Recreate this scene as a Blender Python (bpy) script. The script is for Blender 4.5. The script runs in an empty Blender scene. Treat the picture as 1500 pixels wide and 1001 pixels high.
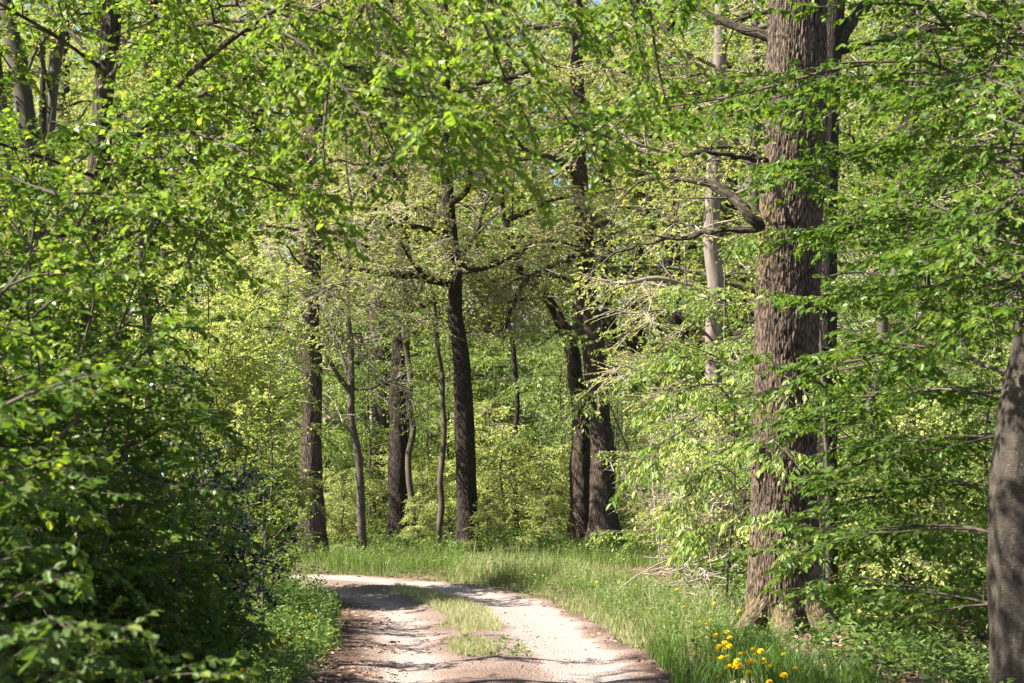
import bpy, math
import numpy as np
from mathutils import Matrix, Vector

# ------------------------------------------------------------------ camera, light, exposure
sc = bpy.context.scene
C = sc.collection
FPX, HZ, CAMZ = 2500.0, 690.0, 1.6           # focal length in photo pixels, horizon row, eye height
PITCH = math.atan((HZ - 500.5) / FPX)
cam_d = bpy.data.cameras.new("camera")
cam = bpy.data.objects.new("camera", cam_d)
C.objects.link(cam)
cam.location = (0, 0, CAMZ)
cam.rotation_euler = (math.pi / 2 + PITCH, 0, 0)
cam_d.sensor_width = 36.0
cam_d.lens = FPX * 36.0 / 1500.0
cam_d.clip_end = 2000
cam_d.dof.use_dof = True
cam_d.dof.focus_distance = 18.5
cam_d.dof.aperture_fstop = 4.8
sc.camera = cam

SUN = Vector((-0.66, -0.13, 0.74)).normalized()      # towards the sun: from the left, fairly high
world = bpy.data.worlds.new("World")
sc.world = world
world.use_nodes = True
wn = world.node_tree
sky = wn.nodes.new("ShaderNodeTexSky")
sky.sky_type = 'NISHITA'
sky.sun_disc = False
sky.sun_elevation = math.asin(SUN.z)
sky.sun_rotation = math.atan2(SUN.x, SUN.y)
wn.links.new(sky.outputs[0], wn.nodes["Background"].inputs[0])
wn.nodes["Background"].inputs[1].default_value = 0.055
sun_d = bpy.data.lights.new("sun", 'SUN')
sun_d.energy = 5.0
sun_d.angle = math.radians(0.53)
sun_d.color = (1.0, 0.94, 0.84)
sun = bpy.data.objects.new("sun", sun_d)
sun.rotation_euler = SUN.to_track_quat('Z', 'Y').to_euler()
C.objects.link(sun)
sc.view_settings.view_transform = 'Standard'
sc.view_settings.look = 'None'
sc.view_settings.gamma = 1.0
sc.view_settings.exposure = 2.15
cy = sc.cycles
cy.max_bounces = 7
cy.diffuse_bounces = 3
cy.glossy_bounces = 2
cy.transmission_bounces = 4
cy.transparent_max_bounces = 4
cy.use_denoising = True
cy.sample_clamp_indirect = 6.0

rng = np.random.default_rng(11)
UP = np.array((0.0, 0.0, 1.0))

# ------------------------------------------------------------------ maths helpers
def P(px, py, d):
    """The world point seen at photo pixel (px, py) and lying d metres ahead."""
    u, v = (px - 750.0) / FPX, (500.5 - py) / FPX
    c, s = math.cos(PITCH), math.sin(PITCH)
    y, z = c - v * s, s + v * c
    return np.array((u / y * d, d, CAMZ + z / y * d))

def nrm(a):
    return a / np.maximum(np.linalg.norm(a, axis=-1, keepdims=True), 1e-9)

def _hash(i, j, k, seed):
    h = (i * 374761393 + j * 668265263 + k * 2147483647 + seed * 974634541) & 0xFFFFFFFF
    h = ((h ^ (h >> 13)) * 1274126177) & 0xFFFFFFFF
    h = ((h ^ (h >> 16)) * 2246822519) & 0xFFFFFFFF
    return ((h ^ (h >> 15)) & 0xFFFFFF) / float(0xFFFFFF)

def vnoise(p, seed=0):
    """Value noise, p (..., 3), result 0..1."""
    f = np.floor(p).astype(np.int64)
    t = p - f
    t = t * t * (3 - 2 * t)
    out = 0.0
    for dx in (0, 1):
        for dy in (0, 1):
            for dz in (0, 1):
                w = (t[..., 0] if dx else 1 - t[..., 0]) * (t[..., 1] if dy else 1 - t[..., 1]) * (t[..., 2] if dz else 1 - t[..., 2])
                out = out + w * _hash(f[..., 0] + dx, f[..., 1] + dy, f[..., 2] + dz, seed)
    return out

def fbm(p, seed=0, oct=3):
    o, a, s = 0.0, 0.5, 0.0
    for k in range(oct):
        o = o + a * vnoise(p * (2.03 ** k), seed + k)
        s += a
        a *= 0.5
    return o / s

def cell(p, seed=0):
    """Worley noise: F2 - F1, thin and dark along the cell edges."""
    f = np.floor(p).astype(np.int64)
    d1 = np.full(p.shape[:-1], 9.0)
    d2 = np.full(p.shape[:-1], 9.0)
    for dx in (-1, 0, 1):
        for dy in (-1, 0, 1):
            for dz in (-1, 0, 1):
                i, j, k = f[..., 0] + dx, f[..., 1] + dy, f[..., 2] + dz
                q = np.stack((i + _hash(i, j, k, seed), j + _hash(i, j, k, seed + 7), k + _hash(i, j, k, seed + 13)), -1)
                d = np.linalg.norm(q - p, axis=-1)
                m = d < d1
                d2 = np.where(m, d1, np.minimum(d2, d))
                d1 = np.where(m, d, d1)
    return d2 - d1

def sstep(a, b, x):
    t = np.clip((x - a) / (b - a), 0, 1)
    return t * t * (3 - 2 * t)

def resample(pts, vals, n):
    """Catmull-Rom through pts (k,3) with vals (k,), n samples."""
    pts = np.asarray(pts, float)
    vals = np.asarray(vals, float)
    k = len(pts)
    e = np.concatenate((2 * pts[:1] - pts[1:2], pts, 2 * pts[-1:] - pts[-2:-1]))
    s = np.concatenate(((0,), np.cumsum(np.linalg.norm(np.diff(pts, axis=0), axis=1))))
    x = np.interp(np.linspace(0, s[-1], n), s, np.arange(k))
    i = np.minimum(x.astype(int), k - 2)
    t = (x - i)[:, None]
    a, b, c, d = e[i], e[i + 1], e[i + 2], e[i + 3]
    q = 0.5 * (2 * b + (c - a) * t + (2 * a - 5 * b + 4 * c - d) * t ** 2 + (3 * b - a - 3 * c + d) * t ** 3)
    return q, np.interp(x, np.arange(k), vals)

# ------------------------------------------------------------------ the lie of the land
CL = np.array([(-0.1, -6), (-0.1, 8), (-0.1, 13), (-0.2, 15.5), (-0.52, 19), (-1.0, 21.6), (-2.0, 24.0), (-3.6, 25.6),
               (-6.0, 26.6), (-10, 27.4), (-18, 28.5)], float)
CLs, _ = resample(np.c_[CL, np.zeros(len(CL))], np.zeros(len(CL)), 260)
CLs = CLs[:, :2]

def road_dist(x, y):
    """Signed distance from the centre line of the track (positive to the right)."""
    x, y = np.asarray(x, float), np.asarray(y, float)
    sh = x.shape
    q = np.stack((x.ravel(), y.ravel()), -1)
    best = np.full(len(q), 1e9)
    sg = np.ones(len(q))
    for a, b in zip(CLs[:-1], CLs[1:]):
        ab = b - a
        t = np.clip(((q - a) @ ab) / (ab @ ab), 0, 1)
        v = q - (a + t[:, None] * ab)
        d = np.hypot(v[:, 0], v[:, 1])
        m = d < best
        best = np.where(m, d, best)
        sg = np.where(m, np.sign(ab[1] * v[:, 0] - ab[0] * v[:, 1]), sg)
    return (best * np.where(sg == 0, 1, sg)).reshape(sh)

def gz(x, y, rd=None):
    x, y = np.asarray(x, float), np.asarray(y, float)
    if rd is None:
        rd = road_dist(x, y)
    a = np.abs(rd)
    z = 0.11 * sstep(1.25, 2.0, a)
    near = 1 - sstep(22, 30, y)
    z = z - 0.62 * sstep(2.75, 4.6, x) * near * (rd > 0)
    z = z + 0.25 * sstep(2.0, 4.5, -rd) * (rd < 0) * near
    z = z + 0.06 * sstep(1.6, 2.6, a) * (fbm(np.stack((x * .8, y * .8, x * 0), -1), 5) - .5) * 2
    z = z + 0.9 * sstep(40, 110, y) * fbm(np.stack((x * .05, y * .05, x * 0), -1), 9)
    return z

def g(x, y):
    return float(gz(np.array([x]), np.array([y]))[0])

# ------------------------------------------------------------------ materials
def new_mat(name):
    m = bpy.data.materials.new(name)
    m.use_nodes = True
    nt = m.node_tree
    nt.nodes.clear()
    return m, nt, nt.nodes.new, nt.links.new

def ramp(nt, stops, interp='LINEAR'):
    r = nt.nodes.new("ShaderNodeValToRGB")
    r.color_ramp.interpolation = interp
    els = r.color_ramp.elements
    while len(els) < len(stops):
        els.new(0.5)
    for e, (p, c) in zip(els, stops):
        e.position = p
        e.color = (*c, 1)
    return r

def leaf_mat(name, cols, trans=0.45, tcol=(1.25, 1.25, 0.7), rough=0.45, spec=0.32):
    """Diffuse + glossy upper side, light passing through the blade; tint varies from leaf to leaf."""
    m, nt, N, Lk = new_mat(name)
    at = N("ShaderNodeAttribute"); at.attribute_name = "rnd"
    k = len(cols)
    r = ramp(nt, [(i / (k - 1), c) for i, c in enumerate(cols)])
    Lk(at.outputs["Fac"], r.inputs[0])
    pb = N("ShaderNodeBsdfPrincipled")
    pb.inputs["Roughness"].default_value = rough
    pb.inputs["Specular IOR Level"].default_value = spec
    Lk(r.outputs[0], pb.inputs["Base Color"])
    tm = N("ShaderNodeMix"); tm.data_type = 'RGBA'; tm.blend_type = 'MULTIPLY'
    tm.inputs[0].default_value = 1.0
    Lk(r.outputs[0], tm.inputs[6])
    tm.inputs[7].default_value = (*tcol, 1)
    tr = N("ShaderNodeBsdfTranslucent")
    Lk(tm.outputs[2], tr.inputs[0])
    mx = N("ShaderNodeMixShader"); mx.inputs[0].default_value = trans
    Lk(pb.outputs[0], mx.inputs[1]); Lk(tr.outputs[0], mx.inputs[2])
    o = N("ShaderNodeOutputMaterial")
    Lk(mx.outputs[0], o.inputs[0])
    return m

def bark_mat(name, dark, light, scale=28.0, stretch=0.16, bump=0.02, plates=True, moss=None, rough=0.9):
    m, nt, N, Lk = new_mat(name)
    at = N("ShaderNodeAttribute"); at.attribute_name = "barkco"
    mp = N("ShaderNodeMapping"); mp.inputs["Scale"].default_value = (1, 1, stretch)
    Lk(at.outputs["Vector"], mp.inputs[0])
    n1 = N("ShaderNodeTexNoise"); n1.inputs["Scale"].default_value = scale * 0.55
    n1.inputs["Detail"].default_value = 6; n1.inputs["Roughness"].default_value = 0.65
    Lk(mp.outputs[0], n1.inputs["Vector"])
    n2 = N("ShaderNodeTexNoise"); n2.inputs["Scale"].default_value = 3.0; n2.inputs["Detail"].default_value = 4
    Lk(at.outputs["Vector"], n2.inputs["Vector"])
    if plates:
        dis = N("ShaderNodeVectorMath"); dis.operation = 'MULTIPLY_ADD'
        Lk(n1.outputs["Color"], dis.inputs[0]); dis.inputs[1].default_value = (.03, .03, .03)
        Lk(mp.outputs[0], dis.inputs[2])
        v = N("ShaderNodeTexVoronoi"); v.feature = 'DISTANCE_TO_EDGE'; v.inputs["Scale"].default_value = scale
        Lk(dis.outputs[0], v.inputs["Vector"])
        ed = N("ShaderNodeMapRange"); ed.inputs[1].default_value = 0.0; ed.inputs[2].default_value = 0.28
        Lk(v.outputs["Distance"], ed.inputs[0])
        h = N("ShaderNodeMath"); h.operation = 'MULTIPLY_ADD'
        Lk(n1.outputs[0], h.inputs[0]); h.inputs[1].default_value = 0.6; Lk(ed.outputs[0], h.inputs[2])
        hs = N("ShaderNodeMath"); hs.operation = 'MULTIPLY'; hs.inputs[1].default_value = 0.66
        Lk(h.outputs[0], hs.inputs[0]); hout = hs.outputs[0]
    else:
        hout = n1.outputs[0]
    sm = N("ShaderNodeMath"); sm.operation = 'MULTIPLY_ADD'
    Lk(n2.outputs[0], sm.inputs[0]); sm.inputs[1].default_value = 0.5
    Lk(hout, sm.inputs[2])
    mid = tuple((a + b) / 2 for a, b in zip(dark, light))
    r = ramp(nt, [(0.38, dark), (0.65, mid), (1.0, light)])
    Lk(sm.outputs[0], r.inputs[0])
    col = r.outputs[0]
    if moss:
        ma = N("ShaderNodeAttribute"); ma.attribute_name = "moss"
        n3 = N("ShaderNodeTexNoise"); n3.inputs["Scale"].default_value = 22; n3.inputs["Detail"].default_value = 5
        Lk(at.outputs["Vector"], n3.inputs["Vector"])
        ad = N("ShaderNodeMath"); ad.operation = 'ADD'
        Lk(ma.outputs["Fac"], ad.inputs[0]); Lk(n3.outputs[0], ad.inputs[1])
        rr = N("ShaderNodeMapRange"); rr.inputs[1].default_value = 0.75; rr.inputs[2].default_value = 1.05
        Lk(ad.outputs[0], rr.inputs[0])
        mm = N("ShaderNodeMix"); mm.data_type = 'RGBA'
        Lk(rr.outputs[0], mm.inputs[0]); Lk(col, mm.inputs[6]); mm.inputs[7].default_value = (*moss, 1)
        col = mm.outputs[2]
    b = N("ShaderNodeBsdfPrincipled")
    b.inputs["Roughness"].default_value = rough
    b.inputs["Specular IOR Level"].default_value = 0.25
    Lk(col, b.inputs["Base Color"])
    bp = N("ShaderNodeBump"); bp.inputs["Strength"].default_value = 0.9; bp.inputs["Distance"].default_value = bump
    Lk(hout, bp.inputs["Height"]); Lk(bp.outputs[0], b.inputs["Normal"])
    o = N("ShaderNodeOutputMaterial"); Lk(b.outputs[0], o.inputs[0])
    return m

def simple_mat(name, cols, rough=0.8, scale=6.0, trans=0.0, attr="rnd", spec=0.3):
    m, nt, N, Lk = new_mat(name)
    at = N("ShaderNodeAttribute"); at.attribute_name = attr
    k = len(cols)
    r = ramp(nt, [(i / max(1, k - 1), c) for i, c in enumerate(cols)])
    Lk(at.outputs["Fac"], r.inputs[0])
    b = N("ShaderNodeBsdfPrincipled"); b.inputs["Roughness"].default_value = rough
    b.inputs["Specular IOR Level"].default_value = spec
    Lk(r.outputs[0], b.inputs["Base Color"])
    o = N("ShaderNodeOutputMaterial")
    if trans:
        t = N("ShaderNodeBsdfTranslucent"); Lk(r.outputs[0], t.inputs[0])
        mx = N("ShaderNodeMixShader"); mx.inputs[0].default_value = trans
        Lk(b.outputs[0], mx.inputs[1]); Lk(t.outputs[0], mx.inputs[2]); Lk(mx.outputs[0], o.inputs[0])
    else:
        Lk(b.outputs[0], o.inputs[0])
    return m

M = {}
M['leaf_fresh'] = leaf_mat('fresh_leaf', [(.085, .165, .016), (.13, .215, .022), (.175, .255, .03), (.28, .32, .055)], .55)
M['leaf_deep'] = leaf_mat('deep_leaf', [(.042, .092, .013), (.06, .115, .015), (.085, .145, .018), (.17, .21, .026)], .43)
M['leaf_beech'] = leaf_mat('beech_leaf', [(.048, .108, .015), (.072, .142, .017), (.105, .175, .02), (.18, .235, .03)], .45)
M['leaf_oak'] = leaf_mat('young_oak_leaf', [(.23, .28, .06), (.30, .34, .08), (.37, .38, .11), (.40, .35, .14)], .42)
M['leaf_pale'] = leaf_mat('pale_leaf', [(.24, .31, .075), (.30, .36, .095), (.36, .40, .125), (.44, .45, .19)], .43)
M['leaf_under'] = leaf_mat('understorey_leaf', [(.075, .14, .028), (.145, .225, .042), (.23, .305, .065), (.34, .375, .12)], .43)
M['leaf_far'] = leaf_mat('far_leaf', [(.10, .16, .045), (.19, .26, .07), (.30, .34, .11), (.38, .37, .16)], .42)
M['leaf_holly'] = leaf_mat('holly_leaf', [(.012, .03, .012), (.016, .038, .014), (.02, .045, .016)], .08, rough=.25, spec=.6)
M['oak_bark'] = bark_mat('oak_bark', (.010, .007, .0045), (.13, .093, .066), 38, .20, .018, True, (.17, .14, .045))
M['dark_bark'] = bark_mat('dark_oak_bark', (.007, .005, .0035), (.05, .036, .027), 34, .16, .025, True, (.10, .10, .03))
M['grey_bark'] = bark_mat('smooth_grey_bark', (.035, .029, .023), (.105, .09, .072), 16, .5, .006, False, (.10, .11, .05))
M['pale_bark'] = bark_mat('pale_dead_bark', (.04, .03, .022), (.23, .19, .16), 22, .16, .012, False)
M['mid_bark'] = bark_mat('brown_oak_bark', (.011, .008, .0055), (.11, .08, .06), 34, .16, .022, True, (.10, .10, .03))
m_, nt_, N_, L_ = new_mat('beech_bark')
at_ = N_("ShaderNodeAttribute"); at_.attribute_name = "barkco"
def tex_(kind, sc_, stretch_, **kw):
    mp_ = N_("ShaderNodeMapping"); mp_.inputs["Scale"].default_value = (1, 1, stretch_); L_(at_.outputs["Vector"], mp_.inputs[0])
    t_ = N_(kind); t_.inputs["Scale"].default_value = sc_; L_(mp_.outputs[0], t_.inputs["Vector"])
    if kind == "ShaderNodeTexNoise": t_.inputs["Detail"].default_value = 7; t_.inputs["Roughness"].default_value = .7
    return t_
na, nb, nc = tex_("ShaderNodeTexNoise", 9, .25), tex_("ShaderNodeTexNoise", 30, 3.0), tex_("ShaderNodeTexNoise", 120, .6)
vo = tex_("ShaderNodeTexVoronoi", 26, .8)
ra = ramp(nt_, [(.3, (.022, .018, .014)), (.55, (.065, .054, .042)), (.8, (.13, .115, .095))]); L_(na.outputs[0], ra.inputs[0])
rb = ramp(nt_, [(.35, (.55, .53, .5)), (.6, (1.1, 1.08, 1.05))]); L_(nb.outputs[0], rb.inputs[0])
mxa = N_("ShaderNodeMix"); mxa.data_type = 'RGBA'; mxa.blend_type = 'MULTIPLY'; mxa.inputs[0].default_value = 1
L_(ra.outputs[0], mxa.inputs[6]); L_(rb.outputs[0], mxa.inputs[7])
sp = N_("ShaderNodeMath"); sp.operation = 'MULTIPLY_ADD'; L_(nc.outputs[0], sp.inputs[0]); sp.inputs[1].default_value = .35; L_(vo.outputs["Distance"], sp.inputs[2])
lc = N_("ShaderNodeMapRange"); lc.inputs[1].default_value = .31; lc.inputs[2].default_value = .24; L_(sp.outputs[0], lc.inputs[0])
mxb = N_("ShaderNodeMix"); mxb.data_type = 'RGBA'; L_(lc.outputs[0], mxb.inputs[0]); L_(mxa.outputs[2], mxb.inputs[6]); mxb.inputs[7].default_value = (.13, .125, .10, 1)
pb_ = N_("ShaderNodeBsdfPrincipled"); pb_.inputs["Roughness"].default_value = .85; pb_.inputs["Specular IOR Level"].default_value = .25; L_(mxb.outputs[2], pb_.inputs["Base Color"])
ba = N_("ShaderNodeBump"); ba.inputs["Distance"].default_value = .006; L_(nb.outputs[0], ba.inputs["Height"])
bb_ = N_("ShaderNodeBump"); bb_.inputs["Distance"].default_value = .02; L_(na.outputs[0], bb_.inputs["Height"]); L_(ba.outputs[0], bb_.inputs["Normal"])
L_(bb_.outputs[0], pb_.inputs["Normal"])
oo_ = N_("ShaderNodeOutputMaterial"); L_(pb_.outputs[0], oo_.inputs[0])
M['beech_bark'] = m_
M['twig'] = bark_mat('twig_bark', (.028, .021, .016), (.105, .084, .064), 20, .4, .003, False)
M['twig_pale'] = bark_mat('pale_twig_bark', (.15, .12, .095), (.34, .285, .235), 20, .4, .003, False)

# ------------------------------------------------------------------ mesh helpers
def build_mesh(name, V, Q, mats, mi=None, rnd=None, bark=None, moss=None, smooth=False):
    me = bpy.data.meshes.new(name)
    V = np.ascontiguousarray(V, np.float32)
    Q = np.ascontiguousarray(Q, np.int32)
    me.vertices.add(len(V))
    me.vertices.foreach_set('co', V.ravel())
    me.loops.add(Q.size)
    me.loops.foreach_set('vertex_index', Q.ravel())
    me.polygons.add(len(Q))
    me.polygons.foreach_set('loop_start', np.arange(0, Q.size, Q.shape[1], dtype=np.int32))
    if mi is not None:
        me.polygons.foreach_set('material_index', np.ascontiguousarray(mi, np.int32))
    sm = np.full(len(Q), smooth) if np.isscalar(smooth) else smooth
    me.polygons.foreach_set('use_smooth', np.ascontiguousarray(sm, bool))
    for m in (mats if isinstance(mats, (list, tuple)) else [mats]):
        me.materials.append(m)
    if rnd is not None:
        a = me.attributes.new('rnd', 'FLOAT', 'FACE')
        a.data.foreach_set('value', np.ascontiguousarray(rnd, np.float32))
    if bark is not None:
        a = me.attributes.new('barkco', 'FLOAT_VECTOR', 'POINT')
        a.data.foreach_set('vector', np.ascontiguousarray(bark, np.float32).ravel())
    if moss is not None:
        a = me.attributes.new('moss', 'FLOAT', 'POINT')
        a.data.foreach_set('value', np.ascontiguousarray(moss, np.float32))
    me.update(calc_edges=True)
    return me

def link(name, me, parent=None):
    o = bpy.data.objects.new(name, me)
    C.objects.link(o)
    if parent is not None:
        o.parent = parent
        o.matrix_parent_inverse = Matrix.Translation(-parent.location)
    return o

def tag(o, label=None, cat=None, group=None, kind=None):
    if label: o['label'] = label
    if cat: o['category'] = cat
    if group: o['group'] = group
    if kind: o['kind'] = kind
    return o

def empty(name, loc, label, cat, group=None):
    o = bpy.data.objects.new(name, None)
    o.empty_display_size = 0.1
    C.objects.link(o)
    o.location = [float(v) for v in loc]
    return tag(o, label, cat, group)

def copy_tree(root, loc, rz, s, label, group=None):
    r = root.copy()
    C.objects.link(r)
    r.location = [float(v) for v in loc]
    r.rotation_euler = (0, 0, rz)
    r.scale = (s, s, s) if np.isscalar(s) else s
    r['label'] = label
    if group: r['group'] = group
    elif 'group' in r: del r['group']
    for ch in root.children:
        c = ch.copy()
        C.objects.link(c)
        c.parent = r
        c.matrix_parent_inverse = ch.matrix_parent_inverse.copy()
    return r

def tubes(Pm, R, k):
    """Pm (m,n,3) polylines, R (m,n) radii, k sides -> verts, quads, barkco."""
    m, n, _ = Pm.shape
    T = np.empty_like(Pm)
    T[:, 1:-1] = Pm[:, 2:] - Pm[:, :-2]
    T[:, 0] = Pm[:, 1] - Pm[:, 0]
    T[:, -1] = Pm[:, -1] - Pm[:, -2]
    T = nrm(T)
    av = nrm(Pm[:, -1] - Pm[:, 0])
    ref = np.where(np.abs(av[:, 2:3]) > 0.7, np.array([[1.0, 0.15, 0]]), np.array([[0.1, 0.05, 1.0]]))
    Nn = nrm(ref[:, None] - (ref[:, None] * T).sum(-1, keepdims=True) * T)
    B = np.cross(T, Nn)
    th = np.arange(k) * 2 * math.pi / k
    c, s = np.cos(th), np.sin(th)
    ring = Pm[:, :, None] + R[:, :, None, None] * (Nn[:, :, None] * c[:, None] + B[:, :, None] * s[:, None])
    ln = np.concatenate((np.zeros((m, 1)), np.cumsum(np.linalg.norm(np.diff(Pm, axis=1), axis=-1), 1)), 1)
    r0 = R.max(1)[:, None, None] * 0.5 + R[:, :, None] * 0.5
    off = rng.random((m, 1, 1)) * 50
    bk = np.stack((r0 * c + off, r0 * s + 0 * off, np.broadcast_to(ln[:, :, None], (m, n, k))), -1)
    V = ring.reshape(-1, 3)
    i = np.arange(m)[:, None, None] * (n * k) + np.arange(n - 1)[None, :, None] * k + np.arange(k)
    j = np.arange(m)[:, None, None] * (n * k) + np.arange(n - 1)[None, :, None] * k + (np.arange(k) + 1) % k
    Q = np.stack((i, j, j + k, i + k), -1).reshape(-1, 4)
    return V, Q, bk.reshape(-1, 3)

T6 = np.array([(0, 0, 0), (.28, .46, .10), (.66, .40, .11), (1, 0, -.06), (.66, -.40, .11), (.28, -.46, .10)])
F6 = np.array([(0, 5, 4, 3), (0, 3, 2, 1)])
T4 = np.array([(0, 0, 0), (.42, .5, .12), (1, 0, -.05), (.42, -.5, .12)])
F4 = np.array([(0, 3, 2, 1)])

def leaf_geo(pos, d, n, L, wr, kind):
    T, F = (T6, F6) if kind == 6 else (T4, F4)
    d = nrm(d)
    s = nrm(np.cross(n, d))
    n = np.cross(d, s)
    W = L * wr
    V = pos[:, None] + T[None, :, 0, None] * (d * L[:, None])[:, None] + T[None, :, 1, None] * (s * W[:, None])[:, None] \
        + T[None, :, 2, None] * (n * W[:, None])[:, None]
    Q = (np.arange(len(pos)) * len(T))[:, None, None] + F[None]
    return V.reshape(-1, 3), Q.reshape(-1, 4), len(F)

def at_t(Pm, t):
    """Point and tangent on each polyline of Pm (m,n,3) at t (m,q) in 0..1."""
    n = Pm.shape[1]
    x = np.clip(t, 0, .9999) * (n - 1)
    i = x.astype(int)
    f = (x - i)[..., None]
    mi = np.arange(len(Pm))[:, None]
    a, b = Pm[mi, i], Pm[mi, i + 1]
    return a + (b - a) * f, nrm(b - a)

def spawn(Pm, per, trange, angle, length, flat=0.7, droop=0.1, up=0.0, npts=5, wig=0.08, shrink=0.5, bias=None):
    """per side shoots on each parent. flat: 1 keeps them in the parent's horizontal fan; up lifts, droop bends down."""
    m = len(Pm)
    t = (np.arange(per) + rng.random((m, per))) / per
    t = trange[0] + t * (trange[1] - trange[0])
    b, tg = at_t(Pm, t)
    h = nrm(np.cross(tg, UP) + 1e-6)
    sgn = np.where((np.arange(per) % 2) == 0, 1.0, -1.0)[None, :, None] * np.where(rng.random((m, 1, 1)) < .5, -1, 1)
    v = np.cross(h, tg)
    ph = rng.normal(0, 1, (m, per, 1)) * (1 - flat) * 1.5
    lat = h * sgn * np.cos(ph) + v * np.sin(ph)
    a = angle + rng.normal(0, .18, (m, per, 1))
    d = np.cos(a) * tg + np.sin(a) * lat + UP * up
    if bias is not None:
        d = d + np.asarray(bias)
    d = nrm(d)
    L = (length * (1 - shrink * t) * (0.65 + 0.7 * rng.random((m, per))))[..., None, None]
    s = np.linspace(0, 1, npts)[None, None, :, None]
    w = rng.normal(0, wig, (m, per, 1, 3))
    w2 = rng.normal(0, wig * .5, (m, per, npts, 3)) * s
    q = b[:, :, None] + L * (d[:, :, None] * s + w * s * s + w2 * .5 - UP * droop * s * s)
    return q.reshape(-1, npts, 3)

def twig_leaves(tw, n, L, wr=0.62, hang=0.2, spread=0.9, flat=0.6, kind=6, cluster=False):
    """n leaves along each twig, alternating; hang lets them droop, flat keeps blades facing up."""
    m = len(tw)
    if cluster:
        t = 1 - rng.random((m, n)) ** 2 * .75
    else:
        t = 0.12 + 0.88 * (np.arange(n) + 0.3 + 0.5 * rng.random((m, n))) / n
    b, tg = at_t(tw, t)
    h = nrm(np.cross(tg, UP) + 1e-6)
    sgn = np.where((np.arange(n) % 2) == 0, 1.0, -1.0)[None, :, None]
    d = tg * (0.55 + .5 * rng.random((m, n, 1))) + h * sgn * spread + rng.normal(0, .28, (m, n, 3)) - UP * hang * (0.6 + .8 * rng.random((m, n, 1)))
    nn = UP * flat + rng.normal(0, .35, (m, n, 3)) + (h * sgn) * .25
    if hang > .6:
        nn = nn + rng.normal(0, .6, (m, n, 3))
    ls = L * (0.45 + 0.8 * rng.random((m, n)))
    V, Q, nf = leaf_geo(b.reshape(-1, 3), d.reshape(-1, 3), nn.reshape(-1, 3), ls.ravel(), wr, kind)
    tw_r = rng.random((m, 1))
    r = np.clip(0.6 * rng.random((m, n)) + 0.4 * tw_r, 0, 1).ravel()
    return V, Q, np.repeat(r, nf)

def crown_mesh(name, leaf_parts, wood_parts, leaf_m, twig_m):
    """leaf_parts: (V,Q,rnd); wood_parts: (V,Q,bark) -> one crown mesh of leaves and fine twigs."""
    V, Q, mi, rd, bk, sm = [], [], [], [], [], []
    o = 0
    for v, q, r in leaf_parts:
        V.append(v); Q.append(q + o); mi.append(np.zeros(len(q), int)); rd.append(r)
        bk.append(np.zeros((len(v), 3))); sm.append(np.zeros(len(q), bool)); o += len(v)
    for v, q, b in wood_parts:
        V.append(v); Q.append(q + o); mi.append(np.ones(len(q), int)); rd.append(np.zeros(len(q)))
        bk.append(b); sm.append(np.ones(len(q), bool)); o += len(v)
    return build_mesh(name, np.concatenate(V), np.concatenate(Q), [leaf_m, twig_m], np.concatenate(mi), np.concatenate(rd),
                      np.concatenate(bk), None, np.concatenate(sm))

def radii(Pm, r0, r1):
    n = Pm.shape[1]
    r = np.linspace(1, 0, n)[None]
    r0 = np.broadcast_to(np.asarray(r0, float).reshape(-1, 1), (len(Pm), 1))
    return r1 + (r0 - r1) * r

def trunk_mesh(name, pts, rad, k, n, mat, rough=0.03, fissure=0.0, flare=0.0, seed=1, mossf=None):
    q, r = resample(pts, rad, n)
    T = nrm(np.gradient(q, axis=0))
    ref = np.array((1.0, 0.2, 0.0))
    Nn = nrm(ref - (T @ ref)[:, None] * T)
    B = np.cross(T, Nn)
    th = np.arange(k) * 2 * math.pi / k
    c, s = np.cos(th)[None], np.sin(th)[None]
    ln = np.concatenate(((0,), np.cumsum(np.linalg.norm(np.diff(q, axis=0), axis=1))))[:, None]
    rr = np.broadcast_to(r[:, None], (n, k)).copy()
    cyl = np.stack((c + 0 * ln, s + 0 * ln, ln / max(r[0], .05) * .35 + 0 * c), -1)
    rr *= 1 + rough * 2 * (fbm(cyl * 1.6, seed) - .5) * 2
    if flare:
        fl = np.exp(-ln / (r[0] * 1.5))
        lobes = 0.55 + 0.75 * vnoise(np.stack((c * 2.2 + 0 * ln, s * 2.2 + 0 * ln, 0 * c + 0 * ln), -1), seed + 3)
        rr *= 1 + flare * fl * lobes
    bk = np.stack((r[0] * c + 0 * ln, r[0] * s + 0 * ln, ln + 0 * c), -1)
    if fissure:
        f = cell((bk + (.05 * fbm(bk * 7, seed + 5) + .02 * fbm(bk * 30, seed + 6))[..., None]) * np.array((34, 34, 6.0)), seed)
        rr += fissure * (np.minimum(f, .45) / .45 - .8) + fissure * .5 * (fbm(bk * np.array((40, 40, 14)), seed + 2) - .5)
    V = q[:, None] + rr[..., None] * (Nn[:, None] * c[..., None] + B[:, None] * s[..., None])
    i = np.arange(n - 1)[:, None] * k + np.arange(k)
    j = np.arange(n - 1)[:, None] * k + (np.arange(k) + 1) % k
    Q = np.stack((i, j, j + k, i + k), -1).reshape(-1, 4)
    V = V.reshape(-1, 3)
    mo = mossf(V, bk.reshape(-1, 3)) if mossf else np.zeros(len(V))
    return build_mesh(name, V, Q, mat, None, None, bk.reshape(-1, 3) + seed * 1.7, mo, True)

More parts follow.
